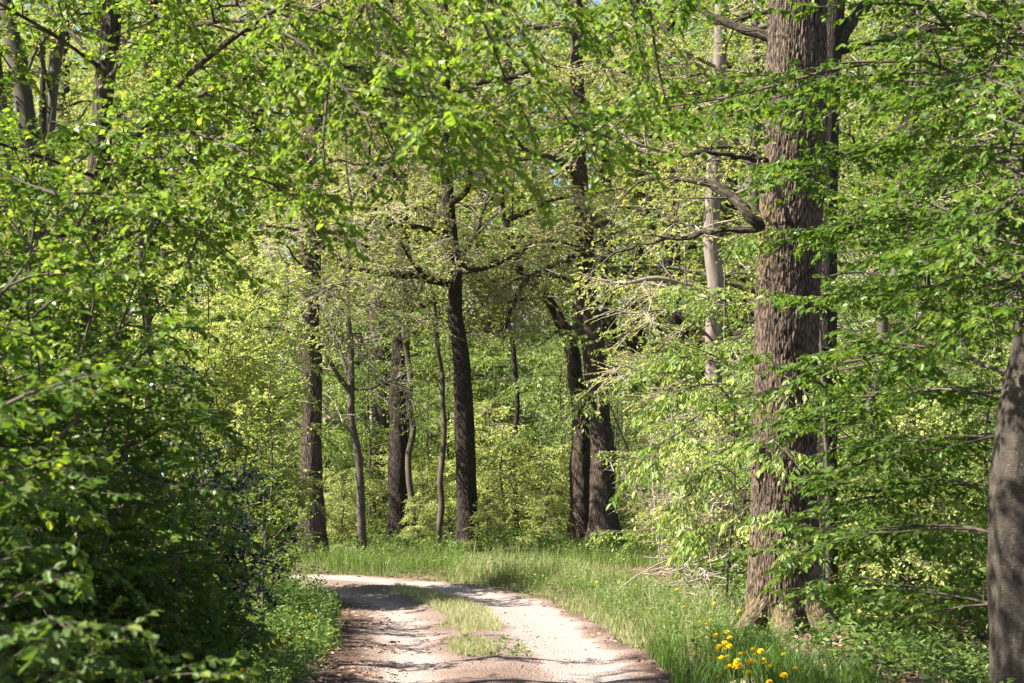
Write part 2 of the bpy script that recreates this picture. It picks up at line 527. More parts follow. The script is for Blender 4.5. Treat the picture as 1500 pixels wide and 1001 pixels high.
def limb_mesh(name, pts, r0, r1, mat, k=8, n=None, gnarl=0.0, moss=0.0):
    pts = np.asarray(pts)
    n = n or max(8, len(pts) * 5)
    q, r = resample(pts, np.linspace(1, 0, len(pts)) ** .8 * (r0 - r1) + r1, n)
    if gnarl:
        j = rng.normal(0, gnarl, q.shape); j[0] = 0
        q = q + j
    V, Q, b = tubes(q[None], r[None] * (1 + .12 * rng.normal(0, 1, (1, n))), k)
    mo = np.clip(moss * (.5 + (np.repeat(np.ones(n), k)) * .5), 0, 1)
    return q, build_mesh(name, V, Q, mat, None, None, b, mo, True)

def plant_tree(name, label, cat, base, trunk, limbs, leaf_m, bark_m, twig_m, group=None,
               br=(7, (.2, 1), .9, 1.0), tw=(6, (.15, 1), .8, .4), lf=(8, .07), kind=6, flat=.75, droop=.15, hang=.25,
               wr=.62, up=0.0, lshrink=.5, twig_k=3, leafless=None, trunk_args=None, cluster=False, limb_mat=None, bias=None, tr_tw=(.008, .002), kflat=.6):
    """trunk = (pts, radii, sides, rings); limbs = [(pts, r0, r1)]; each limb carries branches, twigs and leaves."""
    root = empty(name, base, label, cat, group)
    if trunk is not None:
        pts, rad, k, n = trunk
        link('trunk', trunk_mesh('trunk', np.asarray(pts), rad, k, n, bark_m, **(trunk_args or {})), root)
    LP = []
    for pts, r0, r1 in limbs:
        q, me = limb_mesh('limb', pts, r0, r1, limb_mat or bark_m, k=7, n=14, moss=.25)
        link('limb', me, root)
        LP.append(q)
    LP = np.array(LP)
    B = spawn(LP, br[0], br[1], br[2], br[3], flat, droop, up, 5, .10, lshrink, bias)
    Lr = rng.random(len(B))
    wood = [tubes(B, radii(B, tr_tw[0] * (.7 + .6 * Lr), tr_tw[1]), 4)]
    par = np.concatenate((B, LP[:, np.linspace(len(LP[0]) // 2, len(LP[0]) - 1, 5).astype(int)]))
    W = spawn(par, tw[0], tw[1], tw[2], tw[3], flat, droop, up, 4, .10, .4)
    wood.append(tubes(W, radii(W, tr_tw[1] * 1.3, tr_tw[1] * .5), twig_k))
    leaves = []
    if lf[0]:
        leaves.append(twig_leaves(W, lf[0], lf[1], wr, hang, .9, kflat, kind, cluster))
        leaves.append(twig_leaves(B, lf[0], lf[1], wr, hang, .9, kflat, kind, cluster))
    link('crown', crown_mesh('crown', leaves, wood, leaf_m, twig_m), root)
    return root

def px_path(*pts):
    return np.array([P(*p) for p in pts])

def px_r(w, d):
    return 0.5 * w * d / FPX

# ------------------------------------------------------------------ ground, track
def axis(*segs):
    out = []
    for a, b, st in segs:
        out.append(np.arange(a, b, st))
    return np.concatenate(out + [np.array([segs[-1][1]])])

def grid_faces(ny, nx):
    i = np.arange(ny - 1)[:, None] * nx + np.arange(nx - 1)
    return np.stack((i, i + 1, i + nx + 1, i + nx), -1).reshape(-1, 4)

gx = axis((-300, -40, 20), (-40, -9, 1.0), (-9, 9, .12), (9, 40, 1.0), (40, 300, 20))
gy = axis((-60, 2, 4), (2, 34, .13), (34, 60, .7), (60, 120, 4), (120, 500, 25))
X, Y = np.meshgrid(gx, gy)
RD = road_dist(X, Y)
Z = gz(X, Y, RD) - 0.05 * (1 - sstep(1.35, 1.7, np.abs(RD)))
Z += 0.03 * (fbm(np.stack((X * 5, Y * 5, X * 0), -1), 21) - .5) * sstep(1.3, 2, np.abs(RD))

m, nt, N, Lk = new_mat('forest_floor')
geo = N("ShaderNodeNewGeometry")
n1 = N("ShaderNodeTexNoise"); n1.inputs["Scale"].default_value = 1.3; n1.inputs["Detail"].default_value = 8
n2 = N("ShaderNodeTexNoise"); n2.inputs["Scale"].default_value = 28; n2.inputs["Detail"].default_value = 5
Lk(geo.outputs["Position"], n1.inputs["Vector"]); Lk(geo.outputs["Position"], n2.inputs["Vector"])
r1 = ramp(nt, [(.3, (.06, .04, .028)), (.5, (.13, .085, .055)), (.62, (.08, .09, .03)), (.8, (.17, .12, .08))])
r2 = ramp(nt, [(.3, (.5, .5, .5)), (.7, (1.25, 1.2, 1.15))])
Lk(n1.outputs[0], r1.inputs[0]); Lk(n2.outputs[0], r2.inputs[0])
mx = N("ShaderNodeMix"); mx.data_type = 'RGBA'; mx.blend_type = 'MULTIPLY'; mx.inputs[0].default_value = 1
Lk(r1.outputs[0], mx.inputs[6]); Lk(r2.outputs[0], mx.inputs[7])
bs = N("ShaderNodeBsdfPrincipled"); bs.inputs["Roughness"].default_value = .95
Lk(mx.outputs[2], bs.inputs["Base Color"])
bp = N("ShaderNodeBump"); bp.inputs["Distance"].default_value = .04; Lk(n2.outputs[0], bp.inputs["Height"]); Lk(bp.outputs[0], bs.inputs["Normal"])
oo = N("ShaderNodeOutputMaterial"); Lk(bs.outputs[0], oo.inputs[0])
M['floor'] = m
ground = link('ground', build_mesh('ground', np.stack((X, Y, Z), -1).reshape(-1, 3), grid_faces(len(gy), len(gx)), m, smooth=True))
tag(ground, 'brown leaf strewn forest floor under the trees', 'ground', kind='structure')

# the track: a ribbon along the centre line with two wheel ruts and a crown between them
ns = 560
cs, _ = resample(np.c_[CL, np.zeros(len(CL))], np.zeros(len(CL)), ns)
tg = nrm(np.gradient(cs[:, :2], axis=0))
nv = np.stack((tg[:, 1], -tg[:, 0]), -1)
uu = np.linspace(-1.62, 1.62, 61)
TX = cs[:, None, 0] + nv[:, None, 0] * uu
TY = cs[:, None, 1] + nv[:, None, 1] * uu
rut = np.exp(-((np.abs(uu) - .72) / .34) ** 2)
TZ = -0.035 * rut[None] + .006 + 0.02 * np.exp(-(uu / .3) ** 2)[None] - .05 * sstep(1.3, 1.62, np.abs(uu))[None] + 0 * TX
pp = np.stack((TX, TY, 0 * TX), -1)
TZ = TZ + 0.05 * (fbm(pp * np.array((1.2, 2.2, 1)), 31) - .5) + .020 * (fbm(pp * np.array((6, 13, 1)), 33, 5) - .5)
rutA = np.broadcast_to(rut[None], TX.shape)
edge = sstep(.95, 1.45, np.abs(uu)[None] + .7 * (fbm(pp * 2.6, 37, 4) - .5)) + 0 * TX
m, nt, N, Lk = new_mat('track_gravel')
geo = N("ShaderNodeNewGeometry")
ru = N("ShaderNodeAttribute"); ru.attribute_name = "rut"
ed = N("ShaderNodeAttribute"); ed.attribute_name = "edge"
n1 = N("ShaderNodeTexNoise"); n1.inputs["Scale"].default_value = 1.1; n1.inputs["Detail"].default_value = 9; n1.inputs["Roughness"].default_value = .65
n2 = N("ShaderNodeTexNoise"); n2.inputs["Scale"].default_value = 55; n2.inputs["Detail"].default_value = 4
v1 = N("ShaderNodeTexVoronoi"); v1.inputs["Scale"].default_value = 45
for q in (n1, n2, v1): Lk(geo.outputs["Position"], q.inputs["Vector"])
a1 = N("ShaderNodeMath"); a1.operation = 'MULTIPLY_ADD'; Lk(ru.outputs["Fac"], a1.inputs[0]); a1.inputs[1].default_value = .55; Lk(n1.outputs[0], a1.inputs[2])
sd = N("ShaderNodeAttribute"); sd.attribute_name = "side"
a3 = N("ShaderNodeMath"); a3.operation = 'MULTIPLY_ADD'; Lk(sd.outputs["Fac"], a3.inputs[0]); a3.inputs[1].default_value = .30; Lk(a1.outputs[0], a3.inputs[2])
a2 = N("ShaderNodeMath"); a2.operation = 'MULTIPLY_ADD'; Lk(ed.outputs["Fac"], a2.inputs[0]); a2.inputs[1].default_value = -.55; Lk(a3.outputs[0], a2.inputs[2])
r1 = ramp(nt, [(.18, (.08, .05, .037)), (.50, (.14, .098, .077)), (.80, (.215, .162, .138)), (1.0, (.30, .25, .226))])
Lk(a2.outputs[0], r1.inputs[0])
r2 = ramp(nt, [(.25, (.62, .6, .58)), (.75, (1.15, 1.12, 1.1))]); Lk(n2.outputs[0], r2.inputs[0])
mx = N("ShaderNodeMix"); mx.data_type = 'RGBA'; mx.blend_type = 'MULTIPLY'; mx.inputs[0].default_value = 1
Lk(r1.outputs[0], mx.inputs[6]); Lk(r2.outputs[0], mx.inputs[7])
bs = N("ShaderNodeBsdfPrincipled"); bs.inputs["Roughness"].default_value = .95; bs.inputs["Specular IOR Level"].default_value = .2
Lk(mx.outputs[2], bs.inputs["Base Color"])
b1 = N("ShaderNodeBump"); b1.inputs["Distance"].default_value = .02; b1.inputs["Strength"].default_value = .8; Lk(n2.outputs[0], b1.inputs["Height"])
b2 = N("ShaderNodeBump"); b2.inputs["Distance"].default_value = .012; b2.invert = True; Lk(v1.outputs["Distance"], b2.inputs["Height"]); Lk(b1.outputs[0], b2.inputs["Normal"])
Lk(b2.outputs[0], bs.inputs["Normal"])
oo = N("ShaderNodeOutputMaterial"); Lk(bs.outputs[0], oo.inputs[0])
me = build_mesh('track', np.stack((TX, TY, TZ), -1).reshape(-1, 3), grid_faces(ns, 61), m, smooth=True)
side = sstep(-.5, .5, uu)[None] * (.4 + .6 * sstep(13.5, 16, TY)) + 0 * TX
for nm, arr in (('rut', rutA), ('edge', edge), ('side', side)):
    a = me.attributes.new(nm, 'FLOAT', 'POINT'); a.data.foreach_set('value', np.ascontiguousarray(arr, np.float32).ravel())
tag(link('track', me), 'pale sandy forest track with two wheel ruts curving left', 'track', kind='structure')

# ------------------------------------------------------------------ trees
def auto_limbs(path, n, z0, z1, L, rise=.25, r0=.07, seed_rot=0.0, droop=.12, pull=None):
    """Limbs leaving a trunk path between heights z0 and z1, turning round it by the golden angle."""
    out = []
    path = np.asarray(path)
    for i in range(n):
        z = z0 + (z1 - z0) * (i + rng.random()) / n
        b = np.array([np.interp(z, path[:, 2], path[:, k]) for k in range(3)])
        a = seed_rot + i * 2.399 + rng.normal(0, .3)
        d = np.array((math.cos(a), math.sin(a), 0.0))
        if pull is not None:
            d = nrm(d + np.asarray(pull))
        l = L * (0.65 + .6 * rng.random()) * (1 - .45 * (z - z0) / max(z1 - z0, .1))
        s = np.linspace(0, 1, 5)[:, None]
        w = rng.normal(0, .09, (5, 3)) * s * l
        pts = b + d * l * s + UP * l * (rise * s - droop * s * s) + w
        out.append((pts, r0 * (.6 + .5 * rng.random()), .012))
    return out

def bend(pts, base_z):
    """Give a pixel path its foot in the ground."""
    pts = np.array(pts)
    pts[0, 2] = base_z - .15
    return pts

# --- the big oak at the right of the track
D = 16.0
ok = px_path((1150, 945, D), (1148, 880, D), (1148, 800, D), (1150, 640, D), (1152, 480, D), (1158, 330, D), (1166, 170, D), (1169, 0, D), (1175, -200, D + .1), (1188, -480, D + .2))
ob = np.array((ok[0, 0], D, g(ok[0, 0], D)))
ok[0, 2] = ob[2] - .25
def oak_moss(V, b):
    left = np.clip((ok[3, 0] + .02 - V[:, 0]) / .3, 0, 1)
    jn = np.exp(-((V[:, 2] - P(0, 350, D)[2]) / .38) ** 2)
    return np.clip(.42 * np.exp(-np.maximum(V[:, 2] - ob[2], 0) / .38) + .55 * jn * left + .12 * left, 0, .7)
oak = empty('oak_tree', ob, 'massive oak with deeply furrowed bark leaning over the dandelion verge', 'tree')
link('trunk', trunk_mesh('trunk', ok, [.33, .325, .312, .300, .297, .298, .290, .275, .25, .2], 280, 620, M['oak_bark'],
     rough=.035, fissure=.017, flare=.22, seed=4, mossf=oak_moss), oak)
limb_defs = [
    ([(1130, 345, D), (1100, 318, D - .1), (1076, 290, D + .1), (1042, 270, D + .3), (1000, 262, D + .6), (960, 262, D + .8), (925, 268, D + 1)], .060, .012),
    ([(1130, 340, D), (1095, 336, D + .1), (1050, 337, D + .2), (1005, 347, D + .5), (962, 352, D + .8), (915, 366, D + 1.1), (870, 380, D + 1.4)], .036, .008),
    ([(1140, 240, D), (1110, 233, D - .2), (1075, 230, D - .4), (1035, 222, D - .5), (1000, 232, D - .5)], .03, .008),
    ([(1145, 60, D), (1105, 48, D + .1), (1060, 30, D + .3), (1000, 0, D + .6), (930, -40, D + .9)], .055, .015),
    ([(1170, -60, D), (1240, -140, D + .5), (1330, -200, D + 1), (1440, -240, D + 1.6)], .10, .02),
    ([(1170, -120, D), (1080, -200, D + .4), (960, -240, D + .6), (830, -250, D + 1)], .10, .02),
    ([(1180, -300, D), (1260, -420, D + .7), (1330, -480, D + 1.8)], .09, .02),
    ([(1180, -380, D), (1060, -470, D - .6), (930, -520, D - 1)], .09, .02),
]
LP = []
for pts, r0, r1 in limb_defs:
    q, me = limb_mesh('limb', px_path(*pts), r0, r1, M['dark_bark'], 9, 22, gnarl=.010, moss=.28)
    link('limb', me, oak)
    LP.append(resample(q, np.zeros(len(q)), 14)[0])
LP = np.array(LP)
B = spawn(LP, 9, (.25, 1), .9, .75, .55, .1, .1, 5, .14, .4)
W = spawn(np.concatenate((B, LP[:, 9:14])), 6, (.2, 1), .8, .32, .5, .1, .05, 4, .14, .4)
Vv, Qq, Rr = twig_leaves(W, 8, .042, .6, .15, .9, .4, 6, True)
link('crown', crown_mesh('crown', [(Vv, Qq, Rr)], [tubes(B, radii(B, .010, .003), 4), tubes(W, radii(W, .0032, .0014), 3)], M['leaf_oak'], M['twig']), oak)
for pts, r0, r1 in [
    ([(1172, 840, D - .05), (1192, 890, D - .18), (1214, 935, D - .32), (1240, 968, D - .5), (1268, 985, D - .65)], .21, .06),
    ([(1125, 880, D - .1), (1100, 905, D - .25), (1078, 925, D - .35)], .15, .05),
    ([(1150, 880, D - .15), (1152, 925, D - .45), (1150, 955, D - .7)], .15, .05)]:
    p = px_path(*pts)
    for i in range(1, len(p)):
        zz = g(p[i, 0], p[i, 1])
        p[i, 2] = max(min(p[i, 2], zz + .24 * (1 - i / (len(p) - 1)) - .01), zz + .10 * (1 - i / (len(p) - 1)) - .03)
    q, r = resample(p, np.linspace(r0, r1, len(p)), 40)
    Vv, Qq, bb = tubes(q[None], r[None], 40)
    cc = cell((bb) * np.array((17, 17, 4)), 8)
    cen = np.repeat(q, 40, 0)
    Vv = cen + (Vv - cen) * (1 + .10 * (np.minimum(cc, .45) / .45 - .7) + .25 * (fbm(Vv * 5, 3) - .5))[:, None]
    link('root', build_mesh('root', Vv, Qq, M['oak_bark'], None, None, bb, np.full(len(Vv), .30), True), oak)

# --- second trunk right behind the oak
D2 = 20.5
p = px_path((1205, 900, D2), (1206, 700, D2), (1207, 400, D2), (1211, 200, D2), (1216, 60, D2), (1232, -100, D2), (1250, -350, D2))
b = np.array((p[0, 0], D2, g(p[0, 0], D2))); p = bend(p, b[2])
L = [(px_path((1214, 100, D2), (1238, 45, D2), (1275, 0, D2 + .3), (1330, -60, D2 + .8)), .12, .03)] + [(px_path((1210, 262, D2), (1130, 238, D2 - .2), (1065, 215, D2 - .3), (1000, 228, D2 - .4)), .05, .012), (px_path((1210, 330, D2), (1120, 250, D2 + .3), (1050, 180, D2 + .4), (990, 130, D2 + .5)), .05, .012)] + auto_limbs(p, 5, 6.5, 9, 3, .3, .07)
plant_tree('oak_tree', 'dark oak trunk half hidden straight behind the massive furrowed oak', 'tree', b,
           (p, [px_r(w, D2) for w in (46, 40, 38, 36, 36, 32, 24)], 40, 90), L, M['leaf_oak'], M['dark_bark'], M['twig'],
           br=(7, (.3, 1), .9, 1.0), tw=(6, (.2, 1), .8, .4), lf=(9, .045), kind=4, flat=.5, cluster=True)

# --- the smooth grey beech on the right edge with its layered branches
DB = 10.6
p = px_path((1500, 1150, DB), (1497, 1001, DB), (1494, 850, DB), (1494, 720, DB), (1499, 600, DB), (1505, 500, DB), (1507, 400, DB), (1509, 250, DB), (1508, 100, DB), (1512, -150, DB), (1520, -500, DB))
b = np.array((p[0, 0], DB, g(p[0, 0], DB))); p = bend(p, b[2])
def lim(*pts, r=.03, r1=.004): return (px_path(*pts), r * .5, r1)
L = [
    lim((1502, 195, 10.6), (1468, 150, 10.6), (1430, 95, 10.5), (1395, 50, 10.4), (1355, 0, 10.2), (1300, -60, 10), r=.05, r1=.012),
    lim((1470, 150, 10.6), (1440, 138, 10.8), (1390, 130, 11.2), (1330, 117, 11.6), (1250, 116, 12), (1150, 140, 12.2), (1040, 165, 12.3), r=.032),
    lim((1500, 185, 10.6), (1450, 140, 10.2), (1360, 90, 10.0), (1230, 100, 10.2), (1080, 140, 10.6), (960, 160, 11), (850, 190, 11.2), r=.03),
    lim((1505, 260, 10.6), (1440, 225, 11), (1360, 215, 11.5), (1260, 225, 12), (1150, 245, 12.4), r=.025),
    lim((1505, 330, 10.6), (1450, 310, 11), (1370, 318, 11.6), (1280, 330, 12.2), (1170, 345, 12.8), r=.025),
    lim((1503, 420, 10.6), (1460, 400, 10.8), (1420, 370, 11), (1405, 330, 11.1), (1380, 300, 11.4), r=.03),
    lim((1503, 470, 10.6), (1450, 440, 11.2), (1380, 420, 11.8), (1300, 425, 12.5), (1210, 440, 13), r=.025),
    lim((1500, 545, 10.6), (1450, 540, 10.9), (1405, 515, 11.2), (1340, 510, 11.8), (1250, 530, 12.4), (1150, 565, 12.9), r=.03),
    lim((1500, 560, 10.6), (1440, 575, 11.2), (1370, 570, 11.8), (1280, 585, 12.4), (1180, 620, 13), r=.024),
    lim((1495, 640, 10.6), (1430, 640, 11.2), (1350, 650, 11.8), (1260, 680, 12.5), r=.022),
    lim((1495, 720, 10.6), (1430, 710, 11.3), (1340, 715, 12), (1240, 745, 12.7), r=.022),
    lim((1495, 800, 10.6), (1430, 775, 11.0), (1350, 770, 11.5), (1270, 780, 12), (1200, 800, 12.5), r=.026),
    lim((1495, 895, 10.6), (1430, 880, 10.9), (1390, 872, 11.2), (1340, 860, 11.5), (1290, 866, 11.8), r=.022),
    lim((1505, 120, 10.6), (1440, 20, 11), (1340, -40, 11.5), (1200, -70, 12), (1050, -40, 12.3), r=.03),
    lim((1505, 60, 10.6), (1420, -60, 10.2), (1260, -110, 9.8), (1080, -80, 9.6), (940, 0, 9.6), r=.03),
    lim((1506, 250, 10.6), (1490, 290, 10.1), (1470, 330, 9.5), (1440, 370, 9.0), r=.02),
    lim((1506, 340, 10.6), (1500, 380, 10.0), (1490, 420, 9.4), (1460, 450, 8.9), r=.02),
    lim((1507, 140, 10.6), (1490, 180, 10.0), (1480, 230, 9.4), (1500, 290, 8.9), r=.02),
    lim((1508, 40, 10.6), (1480, 60, 10.0), (1450, 110, 9.4), (1430, 170, 9.0), r=.02),
    lim((1508, -100, 10.6), (1620, -160, 10.8), (1760, -160, 11), r=.04),
    lim((1508, -200, 10.6), (1470, -320, 9.8), (1400, -380, 8.8), r=.04),
    lim((1508, -260, 10.6), (1380, -350, 11), (1220, -380, 11.4), r=.04),
    lim((1512, -340, 10.6), (1600, -450, 11.6), (1680, -500, 12.6), r=.04),
]
plant_tree('beech_tree', 'smooth grey beech at the edge with tiers of leafy branches', 'tree', b,
           (p, [.20, .185, .185, .195, .145, .095, .065, .055, .05, .045, .03], 96, 260), L, M['leaf_beech'], M['beech_bark'], M['twig'],
           br=(15, (.15, 1), .85, .9), tw=(8, (.12, 1), .75, .36), lf=(11, .058), kind=6, flat=.9, droop=.12, hang=.4,
           trunk_args=dict(rough=.07, flare=.25, seed=12), lshrink=.45, limb_mat=M['twig'])

# --- left: hornbeam whose boughs reach over the track
DL = 11.0
p = px_path((118, 1080, DL), (118, 800, DL), (120, 640, DL), (125, 520, DL), (133, 400, DL), (142, 290, DL), (148, 200, DL), (152, 130, DL), (163, 40, DL), (160, -60, DL), (150, -320, DL), (160, -600, DL))
b = np.array((p[0, 0], DL, g(p[0, 0], DL))); p = bend(p, b[2])
L = [
    lim((128, 338, 11), (160, 280, 10.7), (195, 205, 10.4), (235, 165, 10), (270, 115, 9.6), (350, 50, 9.0), (430, 0, 8.6), (560, -50, 8.2), r=.040, r1=.010),
    lim((150, 165, 11), (230, 178, 10.5), (305, 133, 10), (345, 118, 9.6), (400, 100, 9.2), (480, 95, 8.8), (600, 110, 8.4), r=.026),
    lim((340, 120, 9.6), (390, 112, 9.4), (440, 108, 9.2), (500, 112, 9), (620, 150, 8.6), (700, 200, 8.4), r=.016),
    lim((128, 330, 11), (150, 215, 10.7), (185, 200, 10.2), (260, 190, 9.8), (340, 215, 9.3), (420, 260, 9), r=.022),
    lim((158, -40, 11), (300, -120, 10), (480, -130, 9), (640, -60, 8.4), (740, 20, 8.0), (800, 90, 7.8), r=.02),
    lim((158, -60, 11), (300, -170, 9.5), (420, -120, 8.6), (520, -20, 8.1), (610, 110, 7.8), (700, 220, 7.7), r=.016),
    lim((158, -80, 11), (330, -200, 9.3), (450, -160, 8.4), (520, -60, 8), (545, 60, 7.8), (600, 190, 7.7), r=.016),
    lim((152, 120, 11), (220, 60, 10), (330, 30, 9.2), (420, 50, 8.7), (500, 120, 8.3), (560, 220, 8.1), r=.026),
    lim((155, -100, 11), (400, -230, 9.6), (650, -200, 8.9), (850, -90, 8.6), (980, 50, 8.4), r=.03),
    lim((145, 240, 11), (250, 230, 10.4), (330, 250, 9.8), (400, 270, 9.4), (450, 290, 9.2), r=.02),
    lim((135, 380, 11), (200, 340, 10.2), (250, 330, 9.5), (300, 340, 9.1), r=.018),
    lim((158, -60, 11), (330, -150, 10), (520, -100, 9.2), (680, 0, 8.8), (780, 110, 8.5), (850, 200, 8.4), r=.018),
    lim((158, -60, 11), (400, -190, 10.4), (600, -150, 10), (760, -60, 9.6), (880, 40, 9.4), (960, 120, 9.3), r=.018),
    lim((152, 60, 11), (260, 20, 10.6), (380, 10, 10.2), (470, 60, 9.9), (540, 150, 9.7), (580, 230, 9.6), r=.018),
    lim((150, 100, 11), (40, -10, 11.3), (-120, -70, 11.6), (-300, -60, 12), r=.03),
    lim((150, 0, 11), (60, -120, 11.6), (-60, -220, 12.2), (-200, -260, 12.8), r=.03),
    lim((142, 260, 11), (60, 230, 10.2), (-80, 190, 9.4), (-260, 170, 8.6), r=.03),
    lim((148, 100, 11), (60, 40, 10.4), (-100, -40, 9.6), (-300, -80, 9), r=.03),
    lim((150, -150, 11), (0, -280, 10.8), (-200, -340, 10.4), (-420, -360, 10), r=.04),
    lim((150, -250, 11), (100, -420, 10), (20, -520, 9), r=.04),
    lim((150, -300, 11), (300, -450, 10.4), (480, -520, 10), r=.04),
]
plant_tree('hornbeam_tree', 'slender hornbeam on the left whose boughs hang over the track', 'tree', b,
           (p, [.11, .095, .09, .085, .08, .075, .068, .064, .062, .055, .045, .03], 32, 140), L, M['leaf_fresh'], M['mid_bark'], M['twig'],
           br=(11, (.22, 1), .85, .75), tw=(7, (.12, 1), .8, .34), lf=(14, .043), kind=6, flat=.6, droop=.15, hang=.5, wr=.8,
           trunk_args=dict(rough=.06, flare=.2, seed=17), lshrink=.35, kflat=.35)

# --- far left: many-stemmed hornbeam
DM = 12.4
p = px_path((60, 1020, DM), (58, 700, DM), (55, 450, DM), (48, 300, DM), (40, 180, DM), (22, 80, DM), (8, -20, DM), (-10, -200, DM), (-30, -450, DM))
b = np.array((p[0, 0], DM, g(p[0, 0], DM))); p = bend(p, b[2])
L = [
    lim((52, 420, DM), (66, 300, DM), (72, 200, DM), (82, 90, DM), (95, 0, DM), (100, -120, DM), (105, -300, DM), r=.095, r1=.04),
    lim((54, 440, DM), (30, 330, DM - .2), (12, 230, DM - .3), (4, 150, DM - .3), (-8, 60, DM - .4), r=.06, r1=.03),
    lim((70, 220, DM), (35, 140, DM), (60, 60, DM - .1), (100, 10, DM - .2), (130, -60, DM - .4), r=.03),
    lim((78, 150, DM), (60, 70, DM - .5), (88, 40, DM - 1), (160, -20, DM - 1.6), (260, -40, DM - 2.2), r=.03),
    lim((66, 300, DM), (110, 240, DM - .5), (190, 200, DM - 1), (280, 160, DM - 1.6), (380, 160, DM - 2), r=.025),
    lim((66, 290, DM), (0, 270, DM - 1), (-100, 260, DM - 2), r=.025),
    lim((60, 350, DM), (40, 310, DM - 1.2), (20, 300, DM - 2.4), (0, 310, DM - 3.5), r=.025),
    lim((60, 330, DM), (120, 300, DM - 1.2), (170, 300, DM - 2.4), (230, 330, DM - 3.5), r=.025),
    lim((10, -20, DM), (-120, -120, DM - .6), (-300, -200, DM - 1), r=.04),
    lim((10, 0, DM), (60, -60, DM - 1.5), (150, -90, DM - 3), (230, -60, DM - 4), r=.035),
    lim((90, 20, DM), (180, 60, DM - .8), (280, 60, DM - 1.4), (380, 90, DM - 2), r=.025),
    lim((100, -200, DM), (240, -300, DM), (400, -340, DM), r=.04),
    lim((-20, -350, DM), (-140, -460, DM), (-300, -500, DM), r=.04),
    lim((100, -280, DM), (60, -450, DM - 1), (0, -560, DM - 2), r=.04),
]
plant_tree('hornbeam_tree', 'grey hornbeam clump of several crossing stems in the top left', 'tree', b,
           (p, [.09, .085, .08, .075, .07, .065, .06, .05, .04], 32, 120), L, M['leaf_fresh'], M['grey_bark'], M['twig'],
           br=(8, (.3, 1), .85, .8), tw=(6, (.12, 1), .8, .34), lf=(14, .044), kind=6, flat=.6, droop=.2, hang=.5, wr=.8,
           trunk_args=dict(rough=.08, flare=.2, seed=23), lshrink=.35, kflat=.35)

# --- thin ivy-clad stem behind the left shrubs
DI = 14.0
p = px_path((222, 990, DI), (221, 800, DI), (220, 620, DI), (217, 500, DI), (208, 400, DI), (204, 300, DI), (200, 180, DI))
b = np.array((p[0, 0], DI, g(p[0, 0], DI))); p = bend(p, b[2])
L = [lim((220, 560, DI), (200, 530, DI), (175, 520, DI), (150, 490, DI), r=.018),
     lim((220, 600, DI), (240, 560, DI - .1), (258, 545, DI - .2), r=.015),
     lim((216, 480, DI), (240, 440, DI), (275, 425, DI), r=.015), lim((205, 330, DI), (240, 260, DI), (290, 220, DI), r=.015)]
plant_tree('ivy_clad_tree', 'thin pole of a tree hung with black green ivy behind the left bushes', 'tree', b,
           (p, [.05, .045, .042, .04, .034, .028, .015], 16, 60), L, M['leaf_holly'], M['grey_bark'], M['twig'],
           br=(6, (.1, 1), .9, .3), tw=(5, (.1, 1), .9, .2), lf=(5, .05), kind=6, flat=.4, hang=.5, wr=.8)

# --- shrubs
def shrub(name, label, x, y, h, sx, sy, nst, leaf_m, br, tw, lf, hang=.4, wr=.65, kind=6, flat=.7, r=.014, group=None, lean=(0, 0), low=.25, bark='twig', **kw):
    b = np.array((x, y, g(x, y)))
    L = []
    for i in range(nst):
        a = i * 2.399 + rng.normal(0, .3)
        q = math.sqrt((i + .5) / nst)
        tx, ty = math.cos(a) * sx * q + lean[0], math.sin(a) * sy * q + lean[1]
        hh = h * (low + (1 - low) * math.sqrt(max(0.0, 1 - q * q * .92))) * (.8 + .35 * rng.random())
        s = np.linspace(0, 1, 5)[:, None]
        pts = b + np.array((math.cos(a) * .12, math.sin(a) * .12, -.08)) + np.c_[s ** 1.5 * tx, s ** 1.5 * ty, (1.25 * s - .25 * s ** 2.5) * hh] + rng.normal(0, .05, (5, 3)) * s * h
        L.append((pts, r * (.7 + .6 * rng.random()), .003))
    return plant_tree(name, label, 'shrub', b, None, L, leaf_m, M[bark], M[bark], group, br, tw, lf, kind, flat, .18, hang, wr, **kw)

BR, TW = (9, (.18, 1), .95, .75), (7, (.1, 1), .85, .3)
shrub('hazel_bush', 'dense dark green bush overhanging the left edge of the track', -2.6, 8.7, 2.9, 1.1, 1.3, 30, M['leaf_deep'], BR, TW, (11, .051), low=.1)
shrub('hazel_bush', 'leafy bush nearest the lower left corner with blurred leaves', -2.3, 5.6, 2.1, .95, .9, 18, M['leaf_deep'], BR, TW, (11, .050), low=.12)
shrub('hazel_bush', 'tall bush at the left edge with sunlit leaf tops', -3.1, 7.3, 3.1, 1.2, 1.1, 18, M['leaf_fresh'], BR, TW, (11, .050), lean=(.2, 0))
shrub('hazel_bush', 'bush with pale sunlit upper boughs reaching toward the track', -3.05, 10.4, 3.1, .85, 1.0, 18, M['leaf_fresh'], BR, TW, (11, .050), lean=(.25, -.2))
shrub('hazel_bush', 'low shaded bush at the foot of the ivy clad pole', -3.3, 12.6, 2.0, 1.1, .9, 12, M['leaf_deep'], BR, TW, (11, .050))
shrub('holly_bush', 'black green holly bush behind the dense left bush', -2.25, 12.4, 2.15, .45, .4, 12, M['leaf_holly'], (8, (.2, 1), .9, .3), (5, (.1, 1), .9, .16), (6, .05), .2, .6, flat=.4)
shrub('thorn_sapling', 'spindly sapling with reddish stems and thin leaves on the left bank', -2.4, 15.8, 2.6, .45, .4, 7, M['leaf_fresh'], (8, (.2, 1), .7, .4), (5, (.1, 1), .8, .2), (6, .035), .3, .6, flat=.4, r=.010)
shrub('thorn_sapling', 'low green sapling on the left bank beside the bend', -2.75, 18.0, 1.6, .5, .6, 9, M['leaf_fresh'], (8, (.2, 1), .7, .4), (5, (.1, 1), .8, .2), (6, .035), .3, .6, flat=.4, r=.008)
